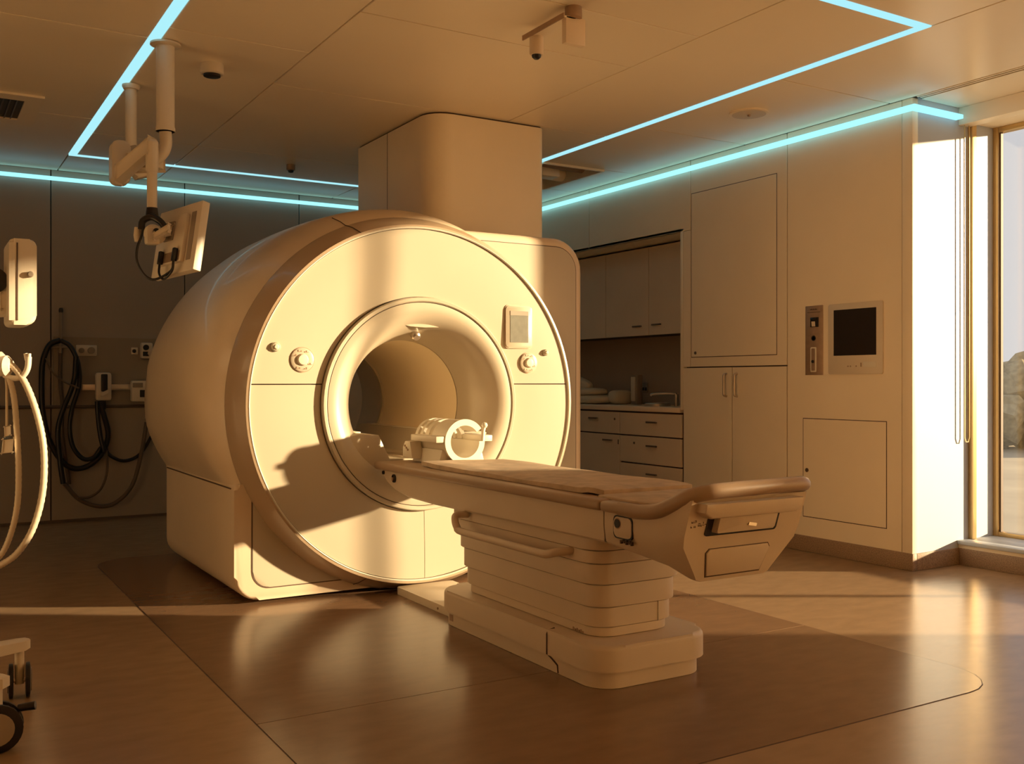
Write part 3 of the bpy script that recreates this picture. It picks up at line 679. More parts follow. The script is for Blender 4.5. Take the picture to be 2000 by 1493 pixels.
# things on the worktop
zw = .9455
ct = thing('folded_cushion', 'pale bundle of folded positioning cushions on the worktop beside the scanner', 'cushion', (XR + .35, 7.65, zw))
def pillow(name, x0, x1, y0, y1, z0, z1, m, parent, rot=0.0):
    bm = bmesh.new(); n = 12
    cx, cy, cz = (x0 + x1) / 2, (y0 + y1) / 2, (z0 + z1) / 2; G = {}
    for i in range(n + 1):
        th = PI * i / n
        for j in range(2 * n):
            ph = 2 * PI * j / (2 * n); e = .55
            sg = lambda w: math.copysign(abs(w) ** e, w)
            x = sg(math.sin(th)) * sg(math.cos(ph)); y = sg(math.sin(th)) * sg(math.sin(ph)); z = sg(math.cos(th)) if abs(math.cos(th)) > 1e-6 else 0
            v = Vector((x * (x1 - x0) / 2, y * (y1 - y0) / 2, z * (z1 - z0) / 2)); v.rotate(Matrix.Rotation(rot, 3, 'X'))
            G[i, j] = bm.verts.new((cx + v.x, cy + v.y, cz + v.z))
    for i in range(n):
        for j in range(2 * n): bm.faces.new((G[i, j], G[i, (j + 1) % (2 * n)], G[i + 1, (j + 1) % (2 * n)], G[i + 1, j]))
    bmesh.ops.remove_doubles(bm, verts=bm.verts[:], dist=1e-4)
    return finish(name, bm, m, parent, smooth=70)
pillow('lower_cushion', XR + .12, XR + .42, 7.32, 7.98, zw, zw + .085, 'linen', ct)
pillow('upper_cushion', XR + .12, XR + .40, 7.42, 8.06, zw + .075, zw + .15, 'linen', ct)
pillow('leaning_cushion', XR + .20, XR + .30, 7.56, 8.10, zw + .15, zw + .27, 'linen', ct, R(14))
pillow('rolled_cushion', XR + .27, XR + .50, 7.22, 7.36, zw, zw + .13, 'linen', ct)
dsp = thing('dispenser_bottle', 'slim grey dispenser bottle standing on the worktop under the cupboards', 'bottle', (XR + .45, 7.13, zw))
PR('bottle_body', rrect(XR + .41, XR + .49, 7.09, 7.18, .02), 'z', zw, zw + .27, 'grey_panel', dsp, bev=.008)
B('bottle_front', (XR + .405, XR + .412, 7.105, 7.165, zw + .03, zw + .25), 'linen', dsp, bev=.002)
so = thing('wall_socket', 'small grey wall socket on the splashback above the worktop', 'socket', (XR + .595, 6.38, 1.09))
q = PX(1260, 757, XR + .598); B('plate', (XR + .590, XR + .60, q.y - .045, q.y + .045, q.z - .045, q.z + .045), 'grey_panel', so, bev=.004)
for s in (-1, 1): B('socket_insert', (XR + .586, XR + .591, q.y + s * .02 - .014, q.y + s * .02 + .014, q.z - .03, q.z), 'black', so, bev=.002)
tp = thing('chrome_tap', 'small chrome tap with a flat spout at the right end of the worktop', 'tap', (XR + .28, 6.460, zw))
T('tap_stem', [(XR + .34, 6.460, zw), (XR + .34, 6.460, zw + .10)], .02, 'steel', tp, n=14)
T('tap_spout', [(XR + .34, 6.460, zw + .10), (XR + .30, 6.520, zw + .105), (XR + .22, 6.620, zw + .10), (XR + .21, 6.635, zw + .085)], .014, 'steel', tp, n=10, smooth=4)
SP('basin_ring', [(.11, 0), (.11, .02), (.10, .028), (.09, .010), (0, .006)], (XR + .2, 6.540, zw), (0, 0, 1), 'steel', tp, 28)

# intercom panel, wall display, access hatch
ic = thing('intercom_panel', 'narrow bronze coloured wall intercom panel left of the dark screen', 'intercom', (XR, 4.65, 1.43))
y0, y1, z0, z1 = 4.578, 4.728, 1.197, 1.664
B('plate', (XR - .006, XR + .001, y0, y1, z0, z1), 'bronze', ic, bev=.002)
w_ = B('viewing_window', (XR - .009, XR - .004, 4.612, 4.682, 1.52, 1.585), 'screen', ic, bev=.001)
OB('window_card', (XR - .0105, 4.668, 1.524), (.002, 0, 0), (0, -.030, 0), (0, .003, .034), 'white_plastic', w_)
SP('speaker_hole', [(.018, .001), (.018, -.003), (.012, -.003), (.011, .0), (0, .0)], (XR - .006, 4.655, 1.445), (1, 0, 0), 'black', ic, 18)
h_ = PR('slot_frame', rrect(4.630, 4.680, 1.217, 1.385, .008), 'x', XR - .010, XR - .004, 'trimline', ic, bev=.001)
PR('slot', rrect(4.640, 4.670, 1.226, 1.376, .006), 'x', XR - .0115, XR - .006, 'bronze', h_)
SP('slider', [(.010, 0), (.010, -.008), (0, -.009)], (XR - .011, 4.655, 1.288), (1, 0, 0), 'black', h_, 12)
B('title_bar', (XR - .0072, XR - .005, 4.598, 4.708, 1.618, 1.621), 'darkline', ic)
bm = bmesh.new()
for k in range(7): box(bm, XR - .0072, XR - .005, 4.625 + k * .009, 4.632 + k * .009, 1.636, 1.641 + .002 * (k % 2))
finish('name_marks', bm, 'darkline', ic, smooth=0)
wm = thing('wall_display', 'square dark screen in a cream frame set into the right wall', 'display', (XR, 4.31, 1.42))
y0, y1, z0, z1 = 4.098, 4.528, 1.200, 1.662
PR('frame', rrect(y0, y1, z0, z1, .012), 'x', XR - .010, XR + .001, 'white_plastic', wm, bev=.003)
B('screen', (XR - .0115, XR - .006, 4.145, 4.482, 1.322, 1.622), 'screen', wm, bev=.001, seg=1)
B('button_plate', (XR - .0125, XR - .006, 4.145, 4.245, 1.243, 1.279), 'coil', wm, bev=.002)
for k, y in enumerate((4.262, 4.30, 4.345, 4.365)): B('button', (XR - .0125, XR - .006, y - .004, y + .004, 1.248, 1.256 + (.018 if k == 0 else 0)), 'bronze', wm)
ap = thing('access_hatch', 'square flush access hatch low on the right wall with a small lock', 'hatch', (XR, 4.41, .57))
B('hatch_door', (XR - .003, XR + .001, 4.078, 4.748, .238, .900), 'wall', ap, bev=.001, seg=1)
frame_prism('hatch_gap', [(4.073, .233), (4.753, .233), (4.753, .905), (4.073, .905)], [(4.078, .238), (4.748, .238), (4.748, .90), (4.078, .90)], 'x', XR - .0012, XR + .001, 'darkline', ap)
lock(ap, XR - .003, 4.715, .552, .014)

# ================================================================== CEILING THINGS
def plate_up(name, label, cat, u, v, z=ZC):
    q = PZ(u, v, z); return q, thing(name, label, cat, (q.x, q.y, z))
q, t = plate_up('smoke_detector', 'white drum shaped smoke detector on the ceiling beside the monitor pole', 'smoke detector', 414, 126)
SP('housing', [(.062, 0), (.062, -.05), (.055, -.056)], q, (0, 0, 1), 'white_plastic', t); SP('sensor_cage', [(.045, -.05), (.045, -.066), (.03, -.070), (0, -.070)], q, (0, 0, 1), 'black', t)
q, t = plate_up('ceiling_speaker', 'round flush white speaker in the ceiling panel above the cabinet wall', 'speaker', 1463, 221)
SP('rim', [(.125, .0), (.125, -.008), (.11, -.010)], q, (0, 0, 1), 'ceiling', t, 36); SP('grille', [(.108, -.004), (.108, -.011), (0, -.013)], q, (0, 0, 1), 'white_plastic', t, 36)
SP('tweeter', [(.012, -.010), (.010, -.022), (0, -.024)], q, (0, 0, 1), 'bronze', t, 12)
q, t = plate_up('motion_sensor', 'small dark sensor on the ceiling in front of the back wall', 'sensor', 568, 322)
SP('housing', [(.035, 0), (.035, -.04), (.03, -.045)], q, (0, 0, 1), 'bronze', t, 16); SP('lens', [(.025, -.04), (.02, -.06), (0, -.066)], q, (0, 0, 1), 'black', t, 16)
# camera bracket
q, t = plate_up('ceiling_camera', 'grey ceiling camera with a square box and a small drum lens', 'camera', 1120, 15)
SP('mount', [(.04, 0), (.04, -.05), (.03, -.055)], q, (0, 0, 1), 'bronze', t, 18)
k = Vector((q.x, q.y, ZC))
ex = Vector((1, 0, 0)); ey = Vector((0, 1, 0))
B('square_box', (k.x - .055, k.x + .055, k.y - .02, k.y + .015, ZC - .175, ZC - .05), 'cabinet', t, bev=.004)
bkt = B('bracket_plate', (k.x - .065, k.x + .0, k.y - .02, k.y + .34, ZC - .062, ZC - .052), 'wall', t, bev=.002)
B('bracket_edge', (k.x - .068, k.x - .062, k.y - .02, k.y + .34, ZC - .064, ZC - .04), 'bronze', bkt)
SP('drum', [(.034, -.05), (.034, -.14), (.030, -.148)], (k.x - .03, k.y + .27, ZC), (0, 0, 1), 'cabinet', t, 20)
SP('drum_lens', [(.024, -.14), (.022, -.158), (.012, -.168), (0, -.17)], (k.x - .03, k.y + .27, ZC), (0, 0, 1), 'black', t, 16)
# air grille on the left
ag = thing('air_grille', 'square air grille with dark slats at the left of the ceiling', 'air vent', (.30, 6.95, ZC))
vx1, vy0, vy1 = .67, 5.75, 6.62
frame_prism('frame', rrect(-.18, .69, 6.60, 7.36, .004, 2), rrect(-.02, .59, 6.72, 7.23, .004, 2), 'z', ZC - .014, ZC - .0005, 'wall', ag)
B('cavity', (-.02, .59, 6.72, 7.23, ZC - .003, ZC - .001), 'black', ag)
for k in range(16): OB('slat', (-.01 + k * .037, 6.725, ZC - .012), (.010, 0, .010), (0, .50, 0), (.002, 0, -.002), 'cable_brown', ag)
# slot diffuser
sd = thing('slot_diffuser', 'long twin slot air diffuser in the ceiling near the window', 'air vent', (XR + .038, 2.0, ZC))
B('backing', (XR + .002, XR + .073, YF, 3.86, ZC + .004, ZC + .012), 'black', sd)
for x in (XR + .001, XR + .031, XR + .064): B('slot_rail', (x, x + .012, YF, 3.86, ZC - .003, ZC + .006), 'ceiling', sd)
# open hatch with ducts
hh = thing('ceiling_hatch', 'open square ceiling hatch showing dark ducts behind the column', 'hatch', (4.53, 6.97, ZC))
for d in ((4.235, 4.255, 6.52, 7.42, ZC - .015, 3.05), (4.81, 4.83, 6.52, 7.42, ZC - .015, 3.05), (4.255, 4.81, 6.52, 6.54, ZC - .015, 3.05), (4.255, 4.81, 7.40, 7.42, ZC - .015, 3.05)): B('frame', d, 'wall', hh)
B('hatch_top', (4.255, 4.81, 6.54, 7.40, 3.03, 3.05), 'black', hh)
T('duct', [(4.27, 6.75, ZC + .07), (4.80, 6.80, ZC + .07)], .05, 'bronze', hh, n=14); T('duct', [(4.27, 7.05, ZC + .06), (4.80, 7.1, ZC + .06)], .06, 'wall', hh, n=14)
B('junction_box', (4.45, 4.62, 6.86, 6.98, ZC - .02, ZC + .12), 'wall', hh, bev=.004)

# ================================================================== MONITOR ARM (near pole) and SECOND POLE
TP = 5.06
ba = PZ(323, 84, ZC)
ma = thing('monitor_arm', 'cream ceiling pole with a folding arm carrying a flat monitor seen from behind', 'monitor arm', (ba.x, ba.y, ZC))
SP('ceiling_flange', [(.075, -.0045), (.075, -.014), (.055, -.020)], (ba.x, ba.y, ZC), (0, 0, 1), 'white_plastic', ma)
zb = P(323, 258, TP).z
T('pole', [(ba.x, ba.y, ZC - .01), (ba.x, ba.y, zb)], .045, 'white_plastic', ma, n=24)
SP('pole_collar', [(.048, .0), (.048, .02), (.045, .02)], (ba.x, ba.y, zb), (0, 0, 1), 'white_plastic', ma)
e0 = Vector((ba.x, ba.y, zb)); A = lambda u, v, t=TP: P(u, v, t)
T('elbow', [e0, A(324, 280), A(318, 298), A(305, 310), A(285, 318)], .031, 'white_plastic', ma, n=16, smooth=4)
# lower link from the elbow to the pivot, upper link back to the drop post
def link(name, p, q, h, w, m, parent):
    p, q = Vector(p), Vector(q); d = (q - p); n = d.normalized(); up = Vector((0, 0, 1)); side = n.cross(up).normalized()
    bm = bmesh.new(); obox(bm, p - side * w / 2 - up * h / 2, d, side * w, up * h, bev=.012, seg=3); return finish(name, bm, m, parent)
link('lower_link', A(312, 316, 5.10), A(232, 318, 5.14), .075, .07, 'white_plastic', ma)
pv = A(236, 316, 5.12)
PR('pivot_block', rrect(pv.x - .05, pv.x + .04, pv.z - .12, pv.z + .10, .03), 'y', pv.y - .05, pv.y + .05, 'white_plastic', ma, bev=.01)
link('upper_link', A(232, 342, 5.0), A(296, 286, 4.98), .075, .06, 'white_plastic', ma)
dp0 = A(297, 274, 4.97); dp1 = A(297, 337, 4.97)
SP('drop_joint', [(.026, 0), (.031, .008), (.031, dp0.z - dp1.z - .01), (.022, dp0.z - dp1.z)], (dp0.x, dp0.y, dp1.z), (0, 0, 1), 'white_plastic', ma)
dp2 = A(296, 418, 4.97)
T('drop_post', [(dp0.x, dp0.y, dp1.z), (dp0.x, dp0.y, dp2.z)], .025, 'white_plastic', ma, n=18)
SP('black_collar', [(.027, 0), (.032, -.02), (.027, .02)][::1], (dp0.x, dp0.y, dp2.z + .01), (0, 0, 1), 'black', ma, 18)
T('cable_cover', [A(276, 448, 4.93), A(279, 432, 4.93), A(296, 424, 4.93), A(312, 432, 4.93), A(322, 444, 4.93)], [.016] * 3 * 5 and .017, 'black', ma, n=10, smooth=4)
# tilt head
hd = A(303, 458, 4.95)
SP('tilt_head', [(.03, -.04), (.045, -.035), (.045, .03), (.035, .04)], hd, (.5, .8, 0), 'white_plastic', ma, 20)
B('head_clamp', (hd.x - .05, hd.x + .015, hd.y - .05, hd.y + .02, hd.z - .055, hd.z + .035), 'white_plastic', ma, bev=.012)
SP('tilt_knob', [(.014, 0), (.014, -.02), (.01, -.024)], A(304, 452, 4.88), (0, 1, 0), 'black', ma, 14)
link('tilt_lever', A(303, 462, 4.86), A(330, 445, 4.86), .03, .02, 'white_plastic', ma)
T('side_grip', [A(270, 445, 4.95), A(268, 460, 4.95), A(270, 472, 4.95)], .018, 'white_plastic', ma, n=10)
# monitor, built from its four back corners
TL, TR_, BR, BL = A(318, 417, 5.14), A(402, 388, 4.90), A(371, 528, 4.86), A(290, 545, 5.10)
cen = (TL + TR_ + BR + BL) / 4
ux = ((TR_ - TL) + (BR - BL)).normalized(); uz = ((TL - BL) + (TR_ - BR)); uz = (uz - ux * uz.dot(ux)).normalized(); un = ux.cross(uz).normalized()
if un.dot(_fw) < 0: un = -un          # away from the camera: the screen side
W = ((TR_ - TL).length + (BR - BL).length) / 2; Hh = ((TL - BL).length + (TR_ - BR).length) / 2
def mon(x0, x1, z0, z1, d0, d1): return (cen + ux * x0 + uz * z0 + un * d0, ux * (x1 - x0), un * (d1 - d0), uz * (z1 - z0))
mo = OB('monitor', *mon(-W / 2, W / 2, -Hh / 2, Hh / 2, 0, .045), 'white_plastic', ma, bev=.006)
OB('screen', *mon(-W / 2 + .02, W / 2 - .02, -Hh / 2 + .02, Hh / 2 - .02, .044, .048), 'screen', mo)
OB('back_cover', *mon(-W * .30, W * .26, -Hh * .36, Hh * .34, -.022, .002), 'white_plastic', mo, bev=.006)
OB('back_groove', *mon(W * .30, W * .40, -Hh * .34, Hh * .36, -.002, .002), 'grey_panel', mo)
OB('mount_plate', *mon(-W * .20, W * .02, -Hh * .02, Hh * .26, -.030, -.018), 'grey_panel', mo, bev=.004)
OB('socket_recess', *mon(-W * .24, W * .22, -Hh * .34, -Hh * .20, -.0235, -.018), 'bronze', mo)
for x in (-.17, .16): OB('plug', *mon(W * x - .011, W * x + .011, -Hh * .36, -Hh * .17, -.045, -.022), 'black', mo, bev=.004)
link('mount_arm', hd, cen + uz * .05 - ux * .03 - un * .02, .05, .05, 'white_plastic', ma)
pa = cen - ux * W * .17 - uz * Hh * .36 - un * .034; pb = cen + ux * W * .16 - uz * Hh * .36 - un * .034
T('monitor_cable', [pa, pa - uz * .05 + ux * .01, (pa + pb) / 2 - uz * .085, pb - uz * .05, pb], .006, 'black', ma, n=8, smooth=5)
T('monitor_cable', [pb, pb - uz * .05 - ux * .01, A(303, 546, 4.92), A(283, 538, 4.92), A(268, 512, 4.92), A(268, 485, 4.92), A(276, 462, 4.93), A(280, 445, 4.93)], .0065, 'black', ma, n=8, smooth=5)

bb = PZ(256, 165, ZC); t2 = 5.76
sp = thing('ceiling_pole', 'thinner cream ceiling pole standing behind the monitor arm', 'pole', (bb.x, bb.y, ZC))
SP('ceiling_flange', [(.05, -.0045), (.05, -.014), (.042, -.03)], (bb.x, bb.y, ZC), (0, 0, 1), 'white_plastic', sp)
zb2 = P(256, 288, t2).z
T('pole', [(bb.x, bb.y, ZC - .01), (bb.x, bb.y, zb2)], .032, 'white_plastic', sp, n=20)
T('pole_elbow', [(bb.x, bb.y, zb2), P(262, 300, t2), P(275, 312, t2), P(290, 322, t2)], .034, 'grey_panel', sp, n=14, smooth=4)
PR('arm_head', [(P(223, 0, t2).x, P(0, 345, t2).z), (P(223, 0, t2).x, P(0, 290, t2).z), (P(240, 0, t2).x, P(0, 278, t2).z), (P(262, 0, t2).x, P(0, 296, t2).z), (P(300, 0, t2).x, P(0, 318, t2).z), (P(300, 0, t2).x, P(0, 338, t2).z), (P(270, 0, t2).x, P(0, 347, t2).z), (P(255, 0, t2).x, P(0, 330, t2).z), (P(240, 0, t2).x, P(0, 345, t2).z)], 'y', bb.y + .0, bb.y + .09, 'white_plastic', sp, bev=.008)

# ================================================================== BACK WALL SERVICES
YS = YB - .002
def W_(u, v, off=0.0): return PY(u, v, YB - off)
a = W_(104, 660); b = W_(345, 800)
svp = struct(B('trim_2', (a.x, b.x, YB - .02, YB, W_(200, 797).z, W_(200, 660).z), 'grey_panel'))
svp.name = 'trim_2'
a = W_(-40, 797, .03); b = W_(300, 797, .03)
tag(T('wall_conduit', [(a.x, YB - .016, a.z), (b.x, YB - .016, a.z)], .014, 'cable_brown', n=10), 'thin dark conduit running along the back wall below the service panel', 'conduit')
a = W_(160, 757, .04); b = W_(330, 757, .04)
tag(B('equipment_rail', (a.x, b.x, YB - .05, YB - .02, a.z - .025, a.z + .025), 'steel', bev=.003), 'pale metal equipment rail on the back wall service panel', 'rail')
def wbox(name, u0, u1, v0, v1, d0, d1, m, parent, bev=.006):
    p = W_(u0, v0, d0); q = W_(u1, v1, d0); return B(name, (p.x, q.x, YB - d1, YB - d0, q.z, p.z), m, parent, bev=bev)
def wround(name, u, v, r, d0, d1, m, parent):
    p = W_(u, v, d0); return SP(name, [(r, 0), (r, -(d1 - d0)), (r * .5, -(d1 - d0) - .002), (0, -(d1 - d0) - .002)], (p.x, YB - d0, p.z), (0, 1, 0), m, parent, 16)
def wt(name, label, cat, u, v): p = W_(u, v); return thing(name, label, cat, (p.x, YB - .02, p.z))
t = wt('gas_outlet', 'pale twin gas outlet plate on the back wall beside the cable loop', 'outlet', 170, 685)
wbox('plate', 148, 189, 674, 696, .02, .035, 'white_plastic', t); wround('outlet_ring', 159, 685, .022, .035, .05, 'grey_panel', t); wround('outlet_ring', 178, 685, .028, .035, .06, 'grey_panel', t)
t = wt('wall_switch', 'small square wall switch with a red dot beside the gas outlet box', 'switch', 262, 686)
wbox('plate', 256, 269, 679, 693, .02, .03, 'white_plastic', t); wround('switch_dot', 262, 686, .016, .03, .036, 'black', t)
t = wt('regulator_box', 'white wall box with two round black openings near the scanner', 'regulator', 284, 685)
wbox('box', 273, 296, 670, 701, .02, .08, 'white_plastic', t, .012); wround('gauge', 285, 679, .024, .08, .09, 'black', t); wbox('lower_window', 279, 291, 687, 696, .08, .088, 'black', t, .003); wround('nozzle', 292, 691, .018, .08, .10, 'steel', t)
t = wt('wall_handset', 'white wall handset with a dark front hanging from the equipment rail', 'handset', 200, 755)
wbox('cradle', 185, 216, 728, 783, .05, .11, 'white_plastic', t, .02); wbox('dark_front', 197, 210, 731, 765, .11, .125, 'black', t, .01); OB('clip', W_(197, 775, .12), W_(211, 768, .12) - W_(197, 775, .12), (0, -.02, 0), (0, 0, .03), 'white_plastic', t); wbox('plug', 188, 206, 780, 800, .06, .09, 'black', t, .006)
t = wt('infusion_controller', 'pale grey box with two small displays on the rail next to the scanner', 'controller', 272, 765)
wbox('housing', 254, 310, 744, 784, .05, .13, 'white_plastic', t, .012); wbox('display', 259, 279, 748, 757, .13, .136, 'grey_panel', t, .003); wbox('dark_display', 273, 306, 762, 776, .13, .138, 'black', t, .004); wbox('badge', 286, 293, 748, 756, .13, .136, 'bronze', t, .002); wbox('nozzle', 283, 290, 786, 818, .07, .11, 'steel', t, .006)
t = wt('wall_rod', 'slim upright rod with a black tip on the back wall', 'rod', 118, 650)
p0 = W_(119, 606, .05); p1 = W_(118, 690, .05)
T('rod', [p0, p1], .012, 'grey_panel', t, n=10); SP('rod_tip', [(.016, -.02), (.018, 0), (.012, .018), (0, .02)], p0, (0, 0, 1), 'black', t, 14); B('rod_clip', (p1.x - .06, p1.x + .06, YB - .06, YB - .02, p1.z + .04, p1.z + .06), 'grey_panel', t, bev=.004)
def crop3(x, y, off=.07): return W_(70 + .2814 * x, 590 + .2814 * y, off)
def cable(label, pts, r, m='black', off=.07, name='hanging_cable'):
    o = T(name, [crop3(x, y, off) for x, y in pts], r, m, n=8, smooth=5); tag(o, label, 'cable', 'cables hanging on the back wall'); return o
cable('thick black cable in a large outer loop on the back wall', [(170, 265), (95, 300), (48, 420), (40, 600), (50, 780), (90, 950), (160, 1080), (240, 1150), (330, 1152), (430, 1090), (488, 990), (500, 900), (470, 780), (440, 700)], .022, off=.08)
cable('black cable forming the inner loop under the wall handset', [(172, 266), (240, 310), (295, 430), (300, 580), (252, 740), (235, 880), (260, 1010), (330, 1090), (400, 1080), (455, 1010)], .018, off=.12)
cable('black cable crossing the loops and ending in a dark plug', [(280, 380), (262, 560), (185, 760), (152, 900), (165, 1080), (190, 1262)], .020, off=.16)
cable('dark hose hanging straight down from the upright rod', [(170, 350), (170, 560), (185, 720), (182, 900), (205, 1080), (232, 1265)], .015, 'cable_brown', off=.028)
cable('short black cable bundle dropping from the wall handset', [(425, 690), (432, 800), (450, 940), (475, 1040)], .018, off=.16)
cable('black cable sagging towards the scanner flank', [(462, 760), (500, 880), (490, 1030), (560, 1092), (640, 1100), (730, 1050), (810, 920)], .014, off=.028)
cable('long brown hose hanging lowest from the pale grey controller', [(200, 1262), (300, 1370), (440, 1420), (560, 1390), (670, 1270), (730, 1060), (762, 880), (767, 835)], .017, 'cable_brown', off=.11)
cable('thin brown cable curving up inside the lowest hose', [(490, 1030), (494, 1180), (450, 1300), (370, 1355), (290, 1362)], .010, 'cable_brown', off=.15)
cable('thin dark wire slanting across the back wall loops', [(70, 390), (110, 480), (190, 550), (300, 600)], .007, 'cable_brown', off=.20)

# ================================================================== LEFT EDGE: ventilator stand with hoses, trolley with castors
TV = 4.72
def V_(u, v, t=TV): return P(u, v, t)
vs = V_(-70, 900)
vst = thing('ventilator_stand', 'cream breathing machine stand with a slim display at the left edge', 'ventilator', (vs.x, vs.y, 0))
T('stand_column', [(vs.x, vs.y, .03), (vs.x, vs.y, 1.75)], .03, 'white_plastic', vst, n=16)
PR('stand_base', rrect(vs.x - .30, vs.x + .09, vs.y - .22, vs.y + .22, .06), 'z', 0.0, .05, 'white_plastic', vst, bev=.012)
d0 = V_(15, 474); d1 = V_(63, 638)
PRB = bmesh.new(); prism(PRB, rrect(-.058, .058, -.20, .20, (.03, .02, .02, .045), 5), 'y', -.15, .15, bev=.02, seg=3)
c = V_(39, 556)
for v in PRB.verts: v.co = Vector(v.co) @ Matrix.Rotation(R(0), 3, 'Z') + c
dsp_ = finish('display_housing', PRB, 'white_plastic', vst)
SP('display_knob', [(.014, 0), (.014, -.018), (.010, -.022), (0, -.022)], (c.x + .03, c.y - .15, c.z + .035), (0, 1, 0), 'grey_panel', dsp_, 16)
B('display_seam', (c.x - .027, c.x - .021, c.y - .153, c.y - .14, c.z - .18, c.z + .18), 'darkline', dsp_)
q = V_(-2, 575); SP('rear_cover', [(.10, .04), (.11, 0), (.10, -.05), (.06, -.06)], (q.x, q.y + .02, q.z), (.3, 1, 0), 'white_plastic', vst, 24)
q = V_(-8, 550); SP('dark_vent', [(.06, .0), (.06, -.006), (0, -.006)], (q.x - .01, q.y - .055, q.z), (.3, 1, 0), 'black', vst, 20)
link('display_bracket', (vs.x, vs.y, V_(0, 600).z), V_(10, 590), .07, .05, 'white_plastic', vst)
def crop2(x, y, t=TV): return P(.4418 * x, 450 + .4418 * y, t)
SP('hose_hub', [(.05, 0), (.05, .04), (.03, .06)], crop2(-5, 600), (.8, -.5, .0), 'white_plastic', vst, 18)
T('hose_outlet', [crop2(-40, 560), crop2(0, 560), crop2(10, 575)], .026, 'white_plastic', vst, n=14)
def hose(pts, r):
    ps = crom([crop2(*p) for p in pts], 14); rr = [r * (1 + .07 * math.sin(i * 2.6)) for i in range(len(ps))]
    bm = bmesh.new(); tube(bm, ps, rr, 12); return finish('corrugated_hose', bm, 'hose', vst, smooth=60)
hose([(0, 572), (35, 640), (62, 740), (75, 900), (82, 1050), (78, 1200), (55, 1320), (15, 1420), (-40, 1480)], .0135)
hose([(0, 570), (60, 605), (118, 690), (168, 830), (194, 980), (188, 1160), (145, 1320), (75, 1430), (0, 1482), (-40, 1500)], .0155)
T('hose_hook', [crop2(20, 640), crop2(60, 655), crop2(100, 645), crop2(122, 610), crop2(127, 560)], .014, 'white_plastic', vst, n=10, smooth=4)
for dx in (-9, 7): T('hook_prong', [crop2(124 + dx * .6, 575), crop2(122 + dx, 545)], .009, 'white_plastic', vst, n=8)
T('sensor_lead', [crop2(26, 640), crop2(30, 700), crop2(30, 870)], .006, 'hose', vst, n=8)
OB('sensor_clip', crop2(6, 985), crop2(52, 980) - crop2(6, 985), (0, -.03, 0), crop2(12, 925) - crop2(6, 985), 'white_plastic', vst, bev=.008)
OB('sensor_grip', crop2(20, 912), crop2(46, 905) - crop2(20, 912), (0, -.025, 0), crop2(18, 870) - crop2(20, 912), 'white_plastic', vst, bev=.005)
OB('clip_band', crop2(12, 930), crop2(48, 910) - crop2(12, 930), (0, -.027, 0), (0, 0, .012), 'black', vst)

ck = PZ(38, 1362, 0); ck2 = PZ(8, 1466, 0)
tro = thing('equipment_trolley', 'cream trolley base on black castors at the bottom left corner', 'trolley', (-.15, 3.72, 0))
hub = Vector((-.15, 3.72, .16))
T('trolley_column', [(hub.x, hub.y, .10), (hub.x, hub.y, 1.1)], .03, 'white_plastic', tro, n=14)
def leg(end, zt):
    p = Vector((hub.x, hub.y, zt + .03)); q = Vector((end.x, end.y, zt)); d = q - p; n = Vector((d.x, d.y, 0)).normalized(); s = Vector((-n.y, n.x, 0))
    bm = bmesh.new(); pr = []
    for w, h, o in ((.045, .05, p), (.04, .042, p + d * .6), (.034, .034, q), (.02, .03, q + n * .03)):
        pr.append([bm.verts.new(o + s * (a * w) + Vector((0, 0, b * h / 2))) for a, b in ((-1, -1), (1, -1), (1, 1), (.6, 1.25), (-.6, 1.25), (-1, 1))])
    for a, b in zip(pr, pr[1:]):
        for k in range(6): bm.faces.new((a[k], a[(k + 1) % 6], b[(k + 1) % 6], b[k]))
    bm.faces.new(pr[0]); bm.faces.new(pr[-1][::-1]); return finish('leg', bm, 'white_plastic', tro, smooth=40)
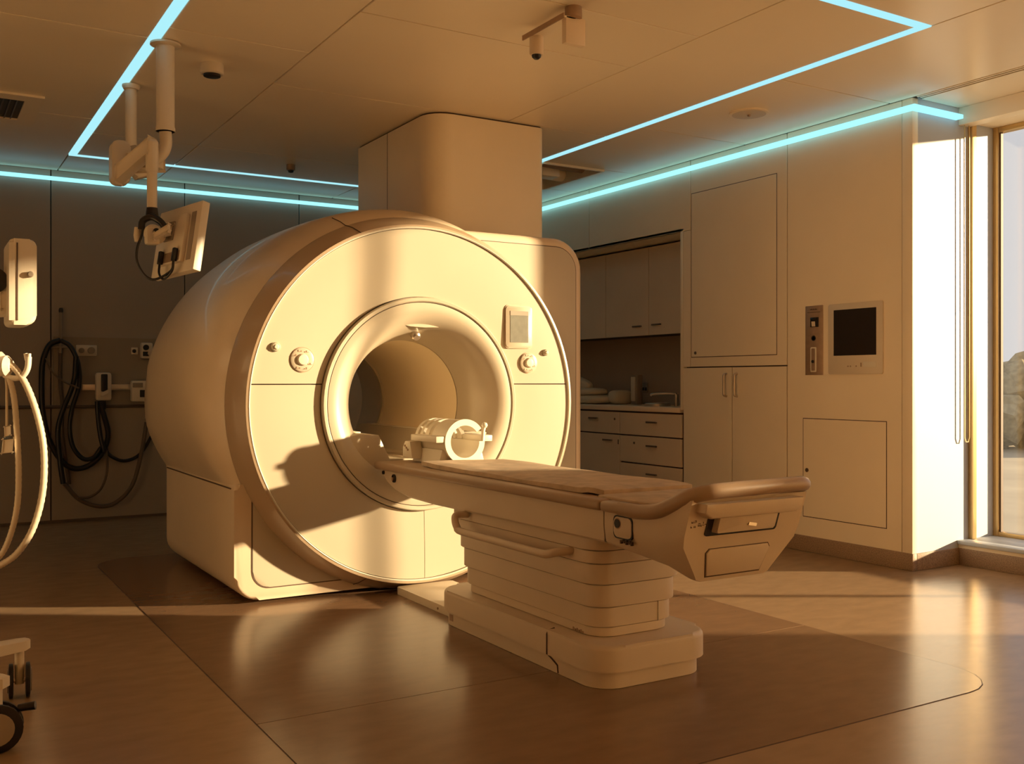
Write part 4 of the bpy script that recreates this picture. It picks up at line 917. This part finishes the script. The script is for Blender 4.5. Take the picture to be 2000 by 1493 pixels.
def castor(c, ax, r, gap, wd):
    ax = Vector(ax).normalized()
    w = SP('wheel', [(r * .75, -wd / 2), (r, -wd / 3), (r, wd / 3), (r * .75, wd / 2)], Vector((c.x, c.y, r)) + ax * gap, ax, 'black', tro, 28)
    SP('wheel', [(r * .75, -wd / 2), (r, -wd / 3), (r, wd / 3), (r * .75, wd / 2)], Vector((c.x, c.y, r)) - ax * gap, ax, 'black', tro, 28)
    for sg in (-1, 1): SP('hub', [(r * .68, -.003), (r * .68, .003), (r * .3, .005)], Vector((c.x, c.y, r)) + ax * sg * (gap + wd / 2), ax * sg, 'grey_panel', tro, 24)
    SP('axle', [(.008, -gap), (.008, gap)], Vector((c.x, c.y, r)), ax, 'steel', tro, 10)
    T('castor_stem', [(c.x, c.y, r * .8), (c.x, c.y, r * 2 + .06)], .016, 'white_plastic', tro, n=12)
castor(Vector((ck.x, ck.y, 0)), (1, -.08, 0), .062, .028, .018); leg(Vector((ck.x, ck.y, 0)), .19)
castor(Vector((ck2.x - .02, ck2.y, 0)), (.1, 1, 0), .075, .022, .02); leg(Vector((ck2.x - .02, ck2.y, 0)), .215)
SP('brake_pedal', [(.012, 0), (.014, .05), (0, .052)], (ck2.x + .04, ck2.y, .125), (.9, -.3, .1), 'black', tro, 10)

# ================================================================== OUTSIDE THE WINDOW
gnd = struct(B('ground', (6.6, 420, -300, 420, -4.3, -4.0), 'field'))
def tree(label, x, y, h, r, seed):
    rnd = random.Random(seed); t = thing('tree', label, 'tree', (x, y, -4.0), 'trees beyond the window')
    T('trunk', [(x, y, -4.0), (x + .2, y, -4 + h * .35), (x, y + .1, -4 + h * .7)], [.35, .28, .12], 'bark', t, n=8)
    bm = bmesh.new()
    for k in range(26):
        a = rnd.uniform(0, 2 * PI); q = math.sqrt(rnd.random()); zc = rnd.uniform(.22, .95)
        rad = r * (1 - abs(zc - .5) * 1.1) * q; s = r * rnd.uniform(.28, .48)
        res = bmesh.ops.create_icosphere(bm, subdivisions=2, radius=s, matrix=Matrix.Translation((x + rad * math.cos(a), y + rad * math.sin(a), -4 + h * zc - s * .3)))
        for v in res['verts']: v.co += Vector((rnd.uniform(-1, 1), rnd.uniform(-1, 1), rnd.uniform(-1, 1))) * s * .16
    stuff_ = finish('foliage', bm, 'hazy_leaf', t, smooth=0); return t
tree('hazy tree in the middle of the window strip beyond the glass', 72, 45.7, 6.9, 4.2, 1)
tree('hazy tree at the left edge of the window strip beyond the glass', 76.0, 55.0, 6.8, 4.4, 2)
tree('hazy tree at the far right edge of the window strip beyond the glass', 80.0, 36.0, 7.0, 4.6, 3)
